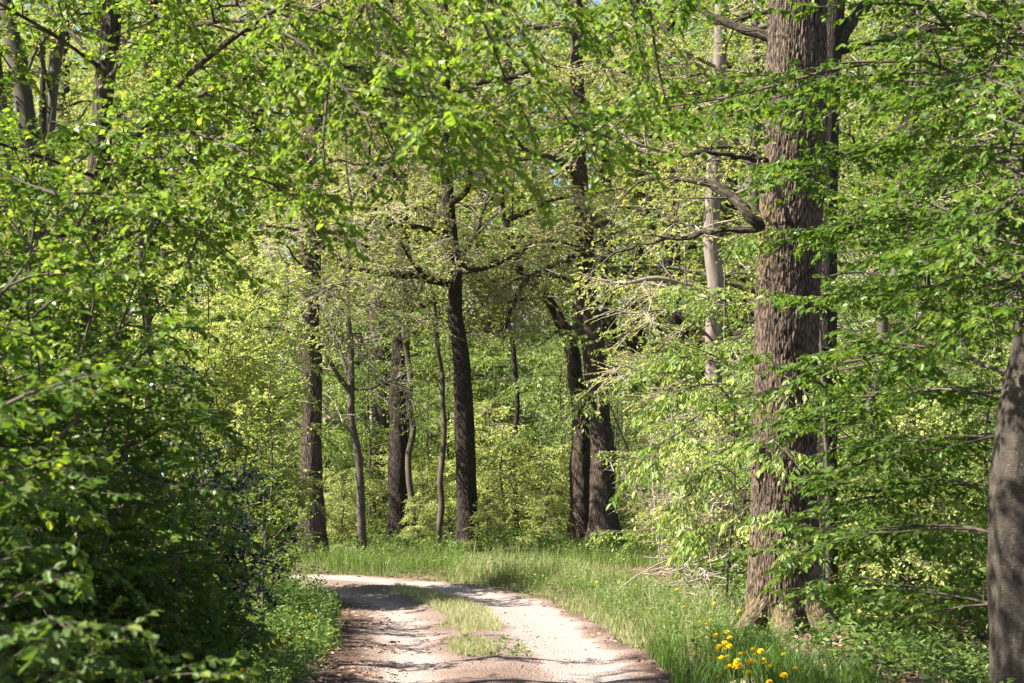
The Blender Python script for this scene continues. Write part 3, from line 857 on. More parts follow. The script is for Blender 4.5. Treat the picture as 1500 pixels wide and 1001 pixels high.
for lab, x, y, h, sx, n in [('bare pale twiggy thicket left of the massive oak', 2.75, 22.6, 2.7, .7, 16), ('leafless thicket of pale twigs between twin oaks and massive oak', 2.45, 26.5, 2.6, .9, 14)]:
    shrub('bare_thicket', lab, x, y, h, sx, sx, n, M['leaf_oak'], (8, (.15, 1), .8, .7), (6, (.1, 1), .8, .35), (1, .04), kind=4, flat=.3, bark='twig_pale')
for lab, x, y, h, sx, n in [('low leafy skirt of bush beside the track nearest the camera', -2.0, 9.1, 1.15, .38, 14), ('low leafy skirt of bush beside the track in front of the holly', -2.2, 10.6, 1.2, .42, 14),
                            ('ground hugging bush at the left edge of the frame bottom', -2.2, 7.6, 1.1, .5, 14)]:
    shrub('hazel_bush', lab, x, y, h, sx, sx, n, M['leaf_deep'], (8, (.05, 1), .95, .45), (6, (.1, 1), .85, .25), (10, .052), low=.2, r=.008)
PB, PT = (15, (.12, 1), .85, .7), (10, (.1, 1), .9, .28)
for lab, x, y, h, sx, n, in [
    ('tall hawthorn with small pale sunlit leaves inside the bend', -3.95, 20.6, 3.8, 1.0, 24),
    ('hawthorn with fine pale leaves farthest round the bend', -4.0, 22.8, 4.9, 1.15, 28),
    ('low hawthorn with pale leaves at the edge of the bend', -3.4, 21.4, 1.9, .6, 12),
    ('hawthorn of pale leaves standing behind the dark left bushes', -4.6, 16.8, 3.0, 1.0, 14)]:
    shrub('hawthorn_shrub', lab, x, y, h, sx, sx, n, M['leaf_pale'], PB, PT, (12, .047), .2, .7, 4, .3, lean=(.2, 0))

# --- trees beyond the bend
def tall(name, label, d, path, widths, bark, limbs=None, auto=(12, 4.6, 12, 4.0, .25, .07), leaf='leaf_oak', group=None, k=28, n=80,
         br=(9, (.2, 1), .9, 1.2), tw=(10, (.1, 1), .9, .5), lf=(14, .058), seed=1, flare=.65, twig='twig_pale', pull=(0, -.5, 0), cluster=True, fissure=0.0, flat=.4, hang=.2, upz=12.0):
    pts = px_path(*[(a, b_, d) for a, b_ in path])
    x0, y0 = pts[0, 0], pts[0, 1]
    b = np.array((x0, y0, g(x0, y0)))
    pts = bend(pts, b[2])
    am = .035 if 'pole' in name or 'sapling' in name else .02
    ws = list(widths)
    pts, ws = resample(pts, ws, len(pts) * 2)
    pts[2:] += rng.normal(0, am, (len(pts) - 2, 3)) * (1, 1, 0)
    ws = [float(v) * (1 + rng.normal(0, .04)) for v in ws]
    top = pts[-1]
    w = [px_r(v, d) for v in ws]
    if top[2] < upz:
        e = nrm(pts[-1] - pts[-2])
        pts = np.concatenate((pts, [top + nrm(e * .5 + UP) * (upz - top[2])]))
        w = w + [w[-1] * .5]
    L = [(px_path(*q), r0, r1) for q, r0, r1 in (limbs or [])]
    if auto:
        L += auto_limbs(pts, auto[0], auto[1], auto[2], auto[3], auto[4], auto[5], seed, pull=pull)
    return plant_tree(name, label, 'tree', b, (pts, w, k, n), L, M[leaf], M[bark], M[twig], group, br, tw, lf, 4, flat, .1, hang, .6,
                      trunk_args=dict(rough=.05, flare=flare, seed=seed, fissure=fissure), cluster=cluster, tr_tw=(.015, .0045))

tall('oak_tree', 'stout pale lit oak standing at the left end of the bend', 30, [(456, 815), (456, 650), (455, 540), (455, 420), (460, 250), (462, 60)], [40, 34, 32, 30, 27, 22], 'mid_bark', auto=(20, 3.7, 12, 2.7, .2, .035), pull=(0, -1.1, 0), leaf='leaf_pale', lf=(14, .05), seed=3, k=64, n=200, fissure=.010)
tall('ash_sapling', 'slim grey forked tree right of the stout pale oak', 31, [(531, 812), (526, 700), (515, 600), (512, 470), (513, 380), (510, 250)], [14, 12, 11, 8, 6, 3], 'grey_bark',
     [([(515, 578, 31), (492, 545, 30.8), (472, 510, 30.6), (458, 480, 30.4)], .05, .015), ([(513, 560, 31), (500, 520, 31.2), (490, 495, 31.4), (470, 450, 31.5)], .035, .012),
      ([(514, 570, 31), (540, 570, 31), (570, 560, 31.2), (600, 568, 31.5)], .03, .012), ([(520, 640, 31), (490, 610, 31), (465, 590, 31)], .02, .008)], auto=(4, 3.2, 6, 1.4, .4, .03), leaf='leaf_under', seed=5, flare=.15, upz=8, lf=(8, .05))
tall('oak_tree', 'dark straight oak beside a thin leaning pole', 34, [(586, 805), (584, 650), (588, 500), (592, 420), (591, 345), (588, 200), (590, 40)], [33, 29, 26, 24, 21, 18, 14], 'dark_bark', seed=7)
tall('hazel_pole', 'thin wavy pole leaning against the dark straight oak', 33.4, [(605, 800), (605, 690), (598, 580), (594, 500), (600, 455), (612, 420)], [10, 9, 9, 8, 6, 4], 'twig', auto=(3, 4.2, 6, 1.6, .4, .025), leaf='leaf_under', seed=2, flare=.1, upz=7.5)
tall('oak_tree', 'oak with a thick grey trunk showing behind the dark straight oak', 42, [(560, 800), (560, 650), (560, 520), (552, 420), (545, 300), (540, 150)], [32, 28, 28, 26, 22, 16], 'mid_bark', seed=9)
tall('hazel_pole', 'thin bare pole between the two dark oaks', 33, [(641, 805), (645, 720), (648, 640), (647, 550), (640, 460), (632, 400)], [9, 9, 8, 7, 5, 3], 'twig', auto=(4, 3.8, 6, 1.5, .4, .025), leaf='leaf_under', seed=4, flare=.1, upz=7)
tall('oak_tree', 'black barked oak leaning left with a long mossy limb', 32, [(686, 822), (684, 700), (677, 560), (668, 450), (663, 370), (655, 250), (652, 60)], [32, 28, 26, 22, 19, 17, 13], 'dark_bark',
     [([(672, 420, 32), (640, 412, 31.8), (612, 405, 31.6), (580, 402, 31.4), (545, 398, 31.2), (500, 390, 31)], .10, .03), ([(625, 408, 31.7), (605, 385, 31.5), (595, 370, 31.3), (580, 345, 31)], .05, .015),
      ([(665, 390, 32), (690, 355, 32.3), (705, 320, 32.6), (720, 260, 33)], .07, .02)], seed=11, k=40, n=120)
tall('hazel_pole', 'slim brown pole midway between leaning dark oak and twin oaks', 36, [(755, 815), (755, 700), (754, 600), (752, 500), (748, 420)], [9, 8, 8, 7, 4], 'dark_bark', auto=(4, 4, 7, 1.8, .4, .03), leaf='leaf_under', seed=6, flare=.1, upz=8)
twr = tall('oak_tree', 'right hand trunk of the twin oaks bearing a painted trail mark', 34, [(886, 812), (883, 720), (880, 650), (868, 500), (862, 420), (856, 330), (849, 240), (846, 60)], [42, 36, 34, 34, 30, 26, 24, 18], 'mid_bark',
     [([(866, 360, 34), (830, 380, 33.6), (800, 395, 33.3), (772, 406, 33)], .10, .06), ([(772, 406, 33), (760, 430, 32.9), (748, 455, 32.8), (741, 482, 32.8)], .055, .03),
      ([(772, 406, 33), (752, 412, 32.8), (735, 424, 32.7)], .03, .01)], seed=13, k=64, n=220, fissure=.010)
tall('oak_tree', 'darker left hand trunk of the twin oaks bending away left', 34.6, [(851, 806), (850, 720), (851, 650), (846, 560), (832, 500), (815, 455), (790, 425), (755, 380), (735, 300)], [37, 32, 30, 24, 20, 17, 14, 11, 7], 'mid_bark', seed=15, k=48, n=160, auto=(7, 5.2, 9, 3.2, .35, .07), fissure=.010, upz=9)
tall('dead_tree', 'pale peeling trunk with bare twigs behind the mossy oak limbs', 27.5, [(1058, 830), (1053, 700), (1046, 540), (1048, 440), (1041, 320), (1047, 180), (1054, 60)], [32, 29, 24, 29, 23, 25, 20], 'pale_bark',
     [([(1046, 432, 27.5), (1005, 418, 27.3), (960, 408, 27.1), (915, 416, 27), (880, 410, 27)], .06, .02), ([(1046, 560, 27.5), (1000, 545, 27), (950, 548, 26.6), (900, 530, 26.3)], .025, .006),
      ([(1046, 500, 27.5), (1010, 470, 27), (970, 455, 26.5), (930, 460, 26)], .025, .006), ([(1046, 520, 27.5), (1085, 500, 27), (1110, 470, 26.5)], .025, .006), ([(1046, 600, 27.5), (1010, 590, 27), (970, 570, 26.6)], .022, .005),
      ([(1048, 380, 27.5), (1080, 350, 27), (1110, 330, 26.5)], .03, .006), ([(1050, 120, 27.5), (1000, 80, 27.3), (960, 55, 27), (925, 40, 27)], .06, .02)],
     auto=(9, 4.0, 10, 2.6, .3, .04), leaf='leaf_oak', seed=8, twig='twig_pale', lf=(11, .05), br=(10, (.15, 1), .8, 1.0), tw=(8, (.1, 1), .7, .5), flare=.15)
tall('ash_sapling', 'slim leaning grey tree behind the beech tiers at the right', 24, [(1243, 900), (1248, 850), (1262, 740), (1280, 620), (1290, 540), (1310, 400), (1330, 240), (1345, 60)], [26, 25, 21, 19, 17, 15, 12, 9], 'grey_bark', auto=(7, 2.5, 8, 2.4, .3, .04), leaf='leaf_under', seed=10, flare=.1, lf=(8, .055), upz=9)

# painted trail mark: a white band over a red band, on the camera side of the twin trunk
def trail_patch(name, pz0, pz1, col):
    V, d0 = [], 34.0
    tr = [o for o in twr.children if o.name.startswith('trunk')][0]
    co = np.empty(len(tr.data.vertices) * 3, np.float32); tr.data.vertices.foreach_get('co', co); co = co.reshape(-1, 3)
    z1, z0 = P(881, pz0, d0)[2], P(881, pz1, d0)[2]
    for z in (z0, z1):
        sel = co[np.abs(co[:, 2] - z) < .08]
        for px in np.linspace(876.5, 886, 7):
            x = P(px, 660, d0)[0] + (z - z0) * .06
            near = sel[np.argsort(np.abs(sel[:, 0] - x) + (sel[:, 1] > sel[:, 1].mean()) * 9)[:6]]
            V.append((x, near[:, 1].min() - .012, z))
    V = np.array(V)
    V = np.concatenate((V, V + (0, .03, 0)))
    q = [(i, i + 1, i + 8, i + 7) for i in range(6)] + [(i + 15, i + 14, i + 21, i + 22) for i in range(6)]
    q += [(i + 14, i + 15, i + 1, i) for i in range(6)] + [(i + 7, i + 8, i + 22, i + 21) for i in range(6)] + [(0, 7, 21, 14), (6, 20, 27, 13)]
    mm = simple_mat(name, [col, col], .7)
    return link(name, build_mesh(name, V, np.array(q), mm, rnd=np.zeros(len(q))), twr)
trail_patch('white_paint_band', 660.5, 664, (.52, .42, .40))
trail_patch('red_paint_band', 664.5, 667, (.26, .09, .08))

# --- young broadleaf saplings with hanging bright leaves
def sapling(name, label, x, y, top, L, leaf, lfsize, hang, n=90, br=(9, (.2, 1), .8, .6), tw=(6, (.1, 1), .8, .28), lf=8, wr=.42, r=.03, bark='twig', kind=6, group=None, flat=.8):
    b = np.array((x, y, g(x, y)))
    mid = (b + top) / 2 + np.array((.05, 0, 0))
    tr = np.array([b - UP * .1, b + (mid - b) * .5, mid, top])
    return plant_tree(name, label, 'sapling', b, (tr, [r, r * .85, r * .7, r * .3], 10, 30), L, M[leaf], M[bark], M[bark], group, br, tw, (lf, lfsize), kind, flat, .25, hang, wr)
d = 17.4
sapling('young_beech', 'sapling with bright hanging leaves just left of the massive oak', 2.15, d, P(1075, 520, d),
        [lim((1080, 640, d), (1040, 600, d - .2), (990, 640, d - .5), (935, 680, d - .8), r=.014), lim((1080, 600, d), (1050, 565, d - .2), (1000, 570, d - .4), (950, 600, d - .6), r=.013),
         lim((1082, 700, d), (1050, 680, d - .3), (1020, 710, d - .5), (1000, 745, d - .6), r=.012), lim((1080, 650, d), (1110, 640, d - .9), (1140, 650, d - 1.9), (1175, 690, d - 2.2), r=.012),
         lim((1080, 560, d), (1120, 545, d - 1), (1165, 560, d - 2), (1200, 600, d - 2.2), r=.012), lim((1082, 760, d), (1105, 735, d - .9), (1140, 760, d - 2), (1180, 800, d - 2.2), r=.012),
         lim((1075, 540, d), (1040, 520, d), (990, 525, d), r=.01), lim((1085, 790, d), (1050, 770, d), (1010, 790, d), r=.01)], 'leaf_under', .085, 1.1, br=(5, (.3, 1), .8, .45), lf=7, r=.014)
d = 29.5
sapling('young_beech', 'leaning sapling with drooping leaves in front of the twin oaks', 2.62, d, P(880, 560, d),
        [lim((900, 640, d), (860, 610, d - .4), (800, 620, d - .8), (740, 650, d - 1), r=.02), lim((890, 600, d), (850, 560, d - .5), (800, 550, d - .9), (730, 560, d - 1.2), r=.02),
         lim((885, 570, d), (900, 530, d - .4), (930, 520, d - .8), (980, 540, d - 1), r=.02), lim((900, 620, d), (940, 590, d - .3), (985, 590, d - .6), r=.018),
         lim((880, 560, d), (870, 510, d - .4), (840, 490, d - .8), (800, 500, d - 1), r=.018),
         lim((930, 710, d), (970, 690, d), (1010, 710, d), r=.018), lim((890, 590, d), (870, 575, d - .8), (850, 600, d - 1.2), r=.018)], 'leaf_under', .085, 1.0, br=(6, (.25, 1), .8, .8), tw=(6, (.1, 1), .8, .4), kind=4)

# --- understorey of beech saplings, copied from four grown ones
def sap_proto(i, h, leaf):
    b = np.zeros(3)
    tr = np.array([(0, 0, -.15), (.05, .02, h * .35), (-.04, .05, h * .7), (0.05, 0, h)])
    L = []
    for k in range(13):
        z = h * (.1 + .85 * (k + rng.random()) / 13)
        a = k * 2.399 + i
        l = (1.9 - 1.1 * z / h) * (.7 + .5 * rng.random()) * h / 4.5
        s = np.linspace(0, 1, 5)[:, None]
        L.append((np.array((0, 0, z)) + np.array((math.cos(a), math.sin(a), 0)) * l * s + UP * l * (.3 * s - .28 * s * s) + rng.normal(0, .03, (5, 3)) * s, .015, .004))
    return plant_tree('beech_sapling', 'x', 'sapling', b, (tr, [.035, .03, .02, .008], 8, 24), L, M[leaf], M['twig'], M['twig'], None,
                      (9, (.15, 1), .85, .62), (7, (.1, 1), .8, .34), (8, .058), 4, .72, .25, .4, .62, kflat=.4)
protos = [sap_proto(i, h, lf) for i, (h, lf) in enumerate([(3.2, 'leaf_under'), (4.6, 'leaf_under'), (2.4, 'leaf_pale'), (5.6, 'leaf_beech')])]
first = [True] * 4
def put_sap(x, y, k, s, label, group):
    z = g(x, y)
    if first[k]:
        first[k] = False
        r = protos[k]
        r.location = (x, y, z); r.rotation_euler = (0, 0, rng.random() * 6.28); r.scale = (s, s, s)
        r['label'] = label
        if group: r['group'] = group
        return r
    return copy_tree(protos[k], (x, y, z), rng.random() * 6.28, s, label, group)
zones = [
    (440, 600, 37.0, 54, 13, 'pale green beech sapling under the stout pale oak at the bend', 'saplings between stout pale oak and dark straight oak'),
    (600, 720, 38, 54, 12, 'pale green beech sapling among the thin poles and dark oaks', 'saplings around the thin poles'),
    (710, 850, 36.0, 54, 14, 'pale green beech sapling left of the twin oaks', 'saplings left of the twin oaks'),
    (900, 1090, 38.0, 54, 11, 'green beech sapling between the twin oaks and the massive oak', 'saplings between twin oaks and massive oak'),
    (1210, 1520, 18.5, 42, 26, 'green beech sapling in the dip behind the grey beech', 'saplings behind the grey beech'),
    (250, 450, 33.0, 52, 16, 'pale beech sapling beyond the hawthorns at the bend', 'saplings beyond the hawthorns')]
for x0, x1, d0, d1, n, lab, grp in zones:
    for i in range(n):
        d = d0 + (d1 - d0) * (i + rng.random()) / n
        px = x0 + (x1 - x0) * ((i * .618 + rng.random() * .3) % 1)
        x = (px - 750) / FPX * d
        if abs(float(road_dist(np.array([x]), np.array([d]))[0])) < 2.2:
            continue
        put_sap(x, d, int(rng.integers(0, 4)), .75 + .5 * rng.random(), lab, grp)
for px, d, k, sc_, lab in [
        (1066, 24.0, 1, 1.02, 'green beech sapling right in front of the pale peeling trunk'),
        (1085, 22.5, 2, 1.1, 'low beech sapling between the pale trunk and the massive oak'),
        (990, 28.9, 2, .9, 'low beech sapling behind the verge right of the twin oaks'),
        (502, 31.4, 2, .62, 'small pale sapling between the stout oak and the forked grey tree'),
        (548, 35.2, 2, .75, 'small pale sapling right of the forked grey tree'), (622, 35.4, 2, .7, 'small pale sapling left of the black barked oak'),
        (735, 34.5, 2, .85, 'small sapling right of the black barked oak'),
        (478, 31.0, 2, .42, 'knee high sapling at the right foot of the stout oak'), (615, 33.2, 2, .42, 'knee high sapling at the foot of the thin poles'),
        (715, 31.8, 2, .42, 'knee high sapling at the right foot of the black barked oak'), (800, 33.2, 2, .5, 'knee high sapling left of the twin oak feet')]:
    put_sap((px - 750) / FPX * d, d, k, sc_, lab, None)
for k in range(4):
    if first[k]:
        put_sap(3.5 + k, 40 + k, k, 1, zones[3][5], zones[3][6])

# --- the forest behind: three grown trees copied through the wood
def forest_proto(i, h, leaf, bark):
    tr = np.array([(0, 0, -.2), (.1 * i, 0, h * .3), (-.1, .1, h * .6), (.1, 0, h)])
    L = auto_limbs(tr, 15, h * .2, h * .97, 4.2, .25, .07, i, pull=None)
    return plant_tree('forest_tree', 'x', 'tree', np.zeros(3), (tr, [.24, .2, .16, .05], 16, 40), L, M[leaf], M[bark], M['twig'], None,
                      (10, (.15, 1), .9, 1.5), (8, (.1, 1), .9, .6), (13, .085), 4, .5, .12, .2, .65, cluster=True)
fp = [forest_proto(0, 14, 'leaf_oak', 'dark_bark'), forest_proto(1, 13, 'leaf_far', 'dark_bark'), forest_proto(2, 12, 'leaf_under', 'grey_bark')]
used = [False] * 3
cnt = 0
fz = [(-620, 250, 'tall tree deep in the wood on the left', 'trees deep in the wood, left'), (250, 700, 'tall tree deep in the wood behind the dark oaks', 'trees deep in the wood behind the dark oaks'),
      (700, 1120, 'tall tree deep in the wood behind the twin oaks', 'trees deep in the wood behind the twin oaks'), (1120, 1750, 'tall tree deep in the wood on the right', 'trees deep in the wood, right')]
for row, (d, n) in enumerate([(40, 9), (48, 11), (57, 12), (68, 13), (82, 14)]):
    for i in range(n):
        px = -180 + 1880 * (i + .15 + .7 * rng.random()) / n
        dd = d + rng.normal(0, 2.2)
        if d < 54 and px < 1110:
            continue
        x = (px - 750) / FPX * dd
        k = int(rng.integers(0, 3))
        z_ = [q for q in fz if q[0] <= px < q[1]][0]
        s = (.85 + .4 * rng.random()) * {40: 1.1, 48: 1.25, 57: 1.4, 68: 1.65, 82: 1.9}[d]
        rz = rng.random() * 6.28
        if not used[k]:
            used[k] = True
            r = fp[k]
            r.location = (x, dd, g(x, dd)); r.rotation_euler = (0, 0, rz); r.scale = (s, s, s); r['label'] = z_[2]; r['group'] = z_[3]
        else:
            copy_tree(fp[k], (x, dd, g(x, dd)), rz, s, z_[2], z_[3])
# nearer flanks
for lab, x, y, k, s in [('tall tree rising behind the hawthorns at the bend', -12.5, 45, 0, .95), ('tall tree behind the many stemmed hornbeam', -13.5, 40, 2, .9),
                        ('tall tree behind the leaning grey tree on the right', 7.2, 30, 1, 1.0), ('tall tree at the far right behind the grey beech', 8.2, 24, 2, .85)]:
    copy_tree(fp[k], (x, y, g(x, y)), rng.random() * 6, s, lab)

# --- distant wood: one mass of leaves and poles that closes the view
n = 150000
yy = 88 + 60 * rng.random(n)
xx = (rng.random(n) * 1.1 - .55) * yy * .75
zz = gz(xx, yy) + 34 * rng.random(n) ** .9
cl = vnoise(np.stack((xx * .35, yy * .12, zz * .45), -1), 41)
kp = cl + .25 * rng.random(n) > .46
pos = np.stack((xx, yy, zz), -1)[kp]
V1, Q1, nf = leaf_geo(pos, rng.normal(0, 1, pos.shape), rng.normal(0, .6, pos.shape) + UP * .6, .3 + .35 * rng.random(len(pos)), .7, 4)
m_ = 160
bx = (rng.random(m_) * 1.1 - .55) * 80; by = 90 + 55 * rng.random(m_); bz = gz(bx, by)
s = np.linspace(0, 1, 5)
pl = np.stack((bx[:, None] + rng.normal(0, .25, (m_, 5)), by[:, None] + 0 * s, bz[:, None] - .3 + 16 * s), -1)
wd = tubes(pl, radii(pl, .2, .08), 6)
far = link('distant_woodland', crown_mesh('distant_woodland', [(V1, Q1, rng.random(len(Q1)))], [wd], M['leaf_far'], M['dark_bark']))
tag(far, 'distant wood of pale spring foliage closing the view', 'woodland', kind='stuff')

# ------------------------------------------------------------------ ground cover
def blades(x, y, h, w, lean=.35):
    n = len(x)
    h = h * (.22 + .78 * sstep(.55, 1.15, np.minimum(np.hypot(x - 2.62, (y - 15.3) * .8), np.hypot(x - 3.05, (y - 15.0) * .8))))
    z = gz(x, y) - .01
    b = np.stack((x, y, z), -1)
    a = rng.random(n) * 6.283
    ln = np.stack((np.cos(a), np.sin(a), 0 * a), -1) * (lean * (.3 + rng.random(n)) * h)[:, None]
    a2 = rng.random(n) * 6.283
    sd = np.stack((np.cos(a2), np.sin(a2), 0 * a2), -1) * w[:, None] * .5
    mid = b + UP * (h * .6)[:, None] + ln * .35
    tip = b + UP * (h * .97)[:, None] + ln
    V = np.stack((b - sd, b + sd, mid + sd * .8, mid - sd * .8, tip + sd * .1, tip - sd * .1), 1).reshape(-1, 3)
    Q = (np.arange(n) * 6)[:, None, None] + np.array([(0, 1, 2, 3), (3, 2, 4, 5)])[None]
    return V, Q.reshape(-1, 4), np.repeat(rng.random(n), 2)

def scatter(n, x0, x1, y0, y1, keep):
    x = x0 + (x1 - x0) * rng.random(n); y = y0 + (y1 - y0) * rng.random(n)
    rd = road_dist(x, y)
    k = keep(x, y, rd)
    return x[k], y[k], rd[k]

def join(parts):
    V, Q, R, o = [], [], [], 0
    for v, q, r in parts:
        V.append(v); Q.append(q + o); R.append(r); o += len(v)
    return np.concatenate(V), np.concatenate(Q), np.concatenate(R)

def patch(x, y, s, seed): return vnoise(np.stack((x * s, y * s, 0 * x), -1), seed)

M['grass'] = leaf_mat('grass_blade', [(.06, .12, .02), (.09, .16, .028), (.13, .19, .04), (.26, .27, .12)], .4, rough=.5, spec=.3)
M['grass_dry'] = leaf_mat('pale_grass', [(.15, .19, .06), (.24, .26, .11), (.36, .36, .2), (.45, .43, .28)], .35, rough=.6, spec=.25)
M['herb'] = leaf_mat('herb_leaf', [(.05, .11, .02), (.08, .14, .028), (.12, .18, .04), (.20, .25, .08)], .42)

pr = []
x, y, rd = scatter(130000, -3.2, 4.2, 9, 34, lambda x, y, rd: (rd > 1.22 + .25 * (patch(x, y, 1.5, 3) - .3)) & (rd < 3.4) & (rng.random(len(x)) < 1.15 - .28 * rd))
k = (np.hypot(x - 2.6, y - 15.7) > .62) & ((x < 2.35) | (y > 19) | (rng.random(len(x)) < .3))
x, y, rd = x[k], y[k], rd[k]
pr.append(blades(x, y, (.05 + .22 * rng.random(len(x)) ** 1.6 * sstep(1.1, 1.9, rd)) * (.3 + 1.4 * patch(x, y, 2.2, 8)) * np.where((x > 2.0) & (y < 18), .6, 1), .004 + .005 * rng.random(len(x)) ** 2))
x, y, rd = scatter(80000, -9, 5, 26, 37, lambda x, y, rd: (np.abs(rd) > 1.3) & (rd > 0) & (y < 26.8 + 2.8 * rng.random(len(x))))
pr.append(blades(x, y, (.06 + .24 * rng.random(len(x)) ** 1.5) * (.25 + 1.5 * patch(x, y, 1.9, 9)), .006 + .005 * rng.random(len(x))))
x, y, rd = scatter(40000, -4.5, -1, 9, 26, lambda x, y, rd: (rd < -1.3 - .3 * patch(x, y, 2, 4)) & (rd > -2.6))
pr.append(blades(x, y, (.06 + .2 * rng.random(len(x))) * (.5 + .9 * patch(x, y, 1.2, 10)), .004 + .004 * rng.random(len(x))))
x, y, rd = scatter(9000, 1.2, 2.5, 11, 16.4, lambda x, y, rd: (rd > 1.3) & (x < 2.45) & (patch(x, y, 2.6, 44) + .25 * (rng.random(len(x)) - .5) > .47))
v_, q_, r_ = blades(x, y, .12 + .18 * rng.random(len(x)), .006 + .006 * rng.random(len(x)), .5)
pr.append((v_, q_, r_ * .45))
V1, Q1, R1 = join(pr)
tag(link('grass', build_mesh('grass', V1, Q1, M['grass'], rnd=R1)), 'fresh green grass growing along both edges of the track', 'grass', kind='stuff')

pr = []
x, y, rd = scatter(80000, -1, 4.2, 15.5, 33, lambda x, y, rd: (rd > 1.25) & (rd < 2.9) & (patch(x, y, .8, 12) > .26))
pr.append(blades(x, y, .07 + .24 * rng.random(len(x)) ** 1.5 * sstep(1.2, 1.9, rd) * (.5 + patch(x, y, 3, 45)), .003 + .004 * rng.random(len(x)), .5))
x, y, rd = scatter(60000, -1.6, .6, 14.8, 24.5, lambda x, y, rd: (np.abs(rd + .02) < .14 + .24 * patch(x, y, 1.3, 14)) & (patch(x, y, 1.6, 15) > .22))
pr.append(blades(x, y, (.03 + .09 * rng.random(len(x))), .003 + .003 * rng.random(len(x)), .6))
V1, Q1, R1 = join(pr)
tag(link('dry_grass', build_mesh('dry_grass', V1, Q1, M['grass_dry'], rnd=R1)), 'pale seeding grass on the sunlit right verge and in the strip between the ruts', 'grass', kind='stuff')

def oak_clear(x, y):
    return np.minimum(np.hypot(x - 2.6, (y - 15.6)), np.minimum(np.hypot(x - 2.95, y - 15.4), np.hypot(x - 3.2, y - 15.1)))

def herbs(x, y, hmin, hmax, nl, L, wr=.55):
    k = oak_clear(x, y) > .72
    x, y = x[k], y[k]
    n = len(x)
    z = gz(x, y)
    h = hmin + (hmax - hmin) * rng.random(n)
    a = rng.random((n, nl)) * 6.283
    t = .25 + .75 * rng.random((n, nl))
    b = np.stack((x[:, None] + .02 * np.cos(a), y[:, None] + .02 * np.sin(a), z[:, None] + h[:, None] * t), -1)
    d = np.stack((np.cos(a), np.sin(a), .35 + 0 * a), -1) + rng.normal(0, .25, (n, nl, 3))
    nn = UP + rng.normal(0, .35, (n, nl, 3))
    l = L * (.6 + .8 * rng.random((n, nl)))
    V, Q, nf = leaf_geo(b.reshape(-1, 3), d.reshape(-1, 3), nn.reshape(-1, 3), l.ravel(), wr, 6)
    st = blades(x, y, h, np.full(n, .004), .1)
    return [(V, Q, np.repeat(rng.random(n * nl), nf)), st]

pr = []
x, y, rd = scatter(5200, -5, -1.2, 9, 25, lambda x, y, rd: (rd < -1.4) & (rd > -3.2) & (patch(x, y, 1.1, 22) > .32))
pr += herbs(x, y, .05, .45, 14, .040)
x, y, rd = scatter(6500, 1.2, 7, 9, 28, lambda x, y, rd: (rd > 1.5) & (x > 2.4) & (patch(x, y, 1.1, 23) > .38))
pr += herbs(x, y, .05, .35, 11, .06)
x, y, rd = scatter(7000, -3, 3, 13, 30, lambda x, y, rd: (rd > 1.45) & (rd < 2.6))
pr += herbs(x, y, .05, .34, 9, .034)
x, y, rd = scatter(7000, -9, 8, 28.0, 44, lambda x, y, rd: (rd > 1.8) & (patch(x, y, .7, 24) > .35))
k = (y > 35) | (y > 28.2)
x, y = x[k], y[k]
far_ = y > 35
pr += herbs(x[far_], y[far_], .1, .65, 11, .075)
pr += herbs(x[~far_], y[~far_], .06, .38, 12, .06)
x, y, rd = scatter(70, -.9, .25, 14.6, 16.4, lambda x, y, rd: (np.abs(rd) < .28))
pr += herbs(x, y, .03, .08, 9, .045, .35)
V1, Q1, R1 = join(pr)
tag(link('undergrowth', build_mesh('undergrowth', V1, Q1, M['herb'], rnd=R1)), 'leafy nettles and herbs covering the banks beside the track', 'undergrowth', kind='stuff')

M['litter'] = simple_mat('dead_leaf', [(.10, .05, .03), (.19, .10, .06), (.28, .17, .11), (.38, .27, .2)], .8, trans=.15)
x, y, rd = scatter(60000, -7, 7, 8, 34, lambda x, y, rd: ((rd < -.5 - .9 * rng.random(len(x))) & (rd > -1.4) & (rng.random(len(x)) < .5) | (np.abs(rd) > 1.05 + .4 * rng.random(len(x))) | ((y < 17) & (np.abs(np.abs(rd) - .1) < .35 * rng.random(len(x))) & (rng.random(len(x)) < .5))) & (patch(x, y, .9, 31) > .25))
z = np.where(np.abs(rd) < 1.6, np.maximum(gz(x, y, rd) - .05, -.01), gz(x, y, rd)) + .012
nn = UP + rng.normal(0, .35, (len(x), 3))
dd = rng.normal(0, 1, (len(x), 3)) * np.array((1, 1, .15))
V1, Q1, nf = leaf_geo(np.stack((x, y, z), -1), dd, nn, .03 + .045 * rng.random(len(x)), .6, 6)
tag(link('fallen_leaves', build_mesh('fallen_leaves', V1, Q1, M['litter'], rnd=np.repeat(rng.random(len(x)), nf))), 'dry brown fallen leaves scattered along the track edges', 'leaf litter', kind='stuff')

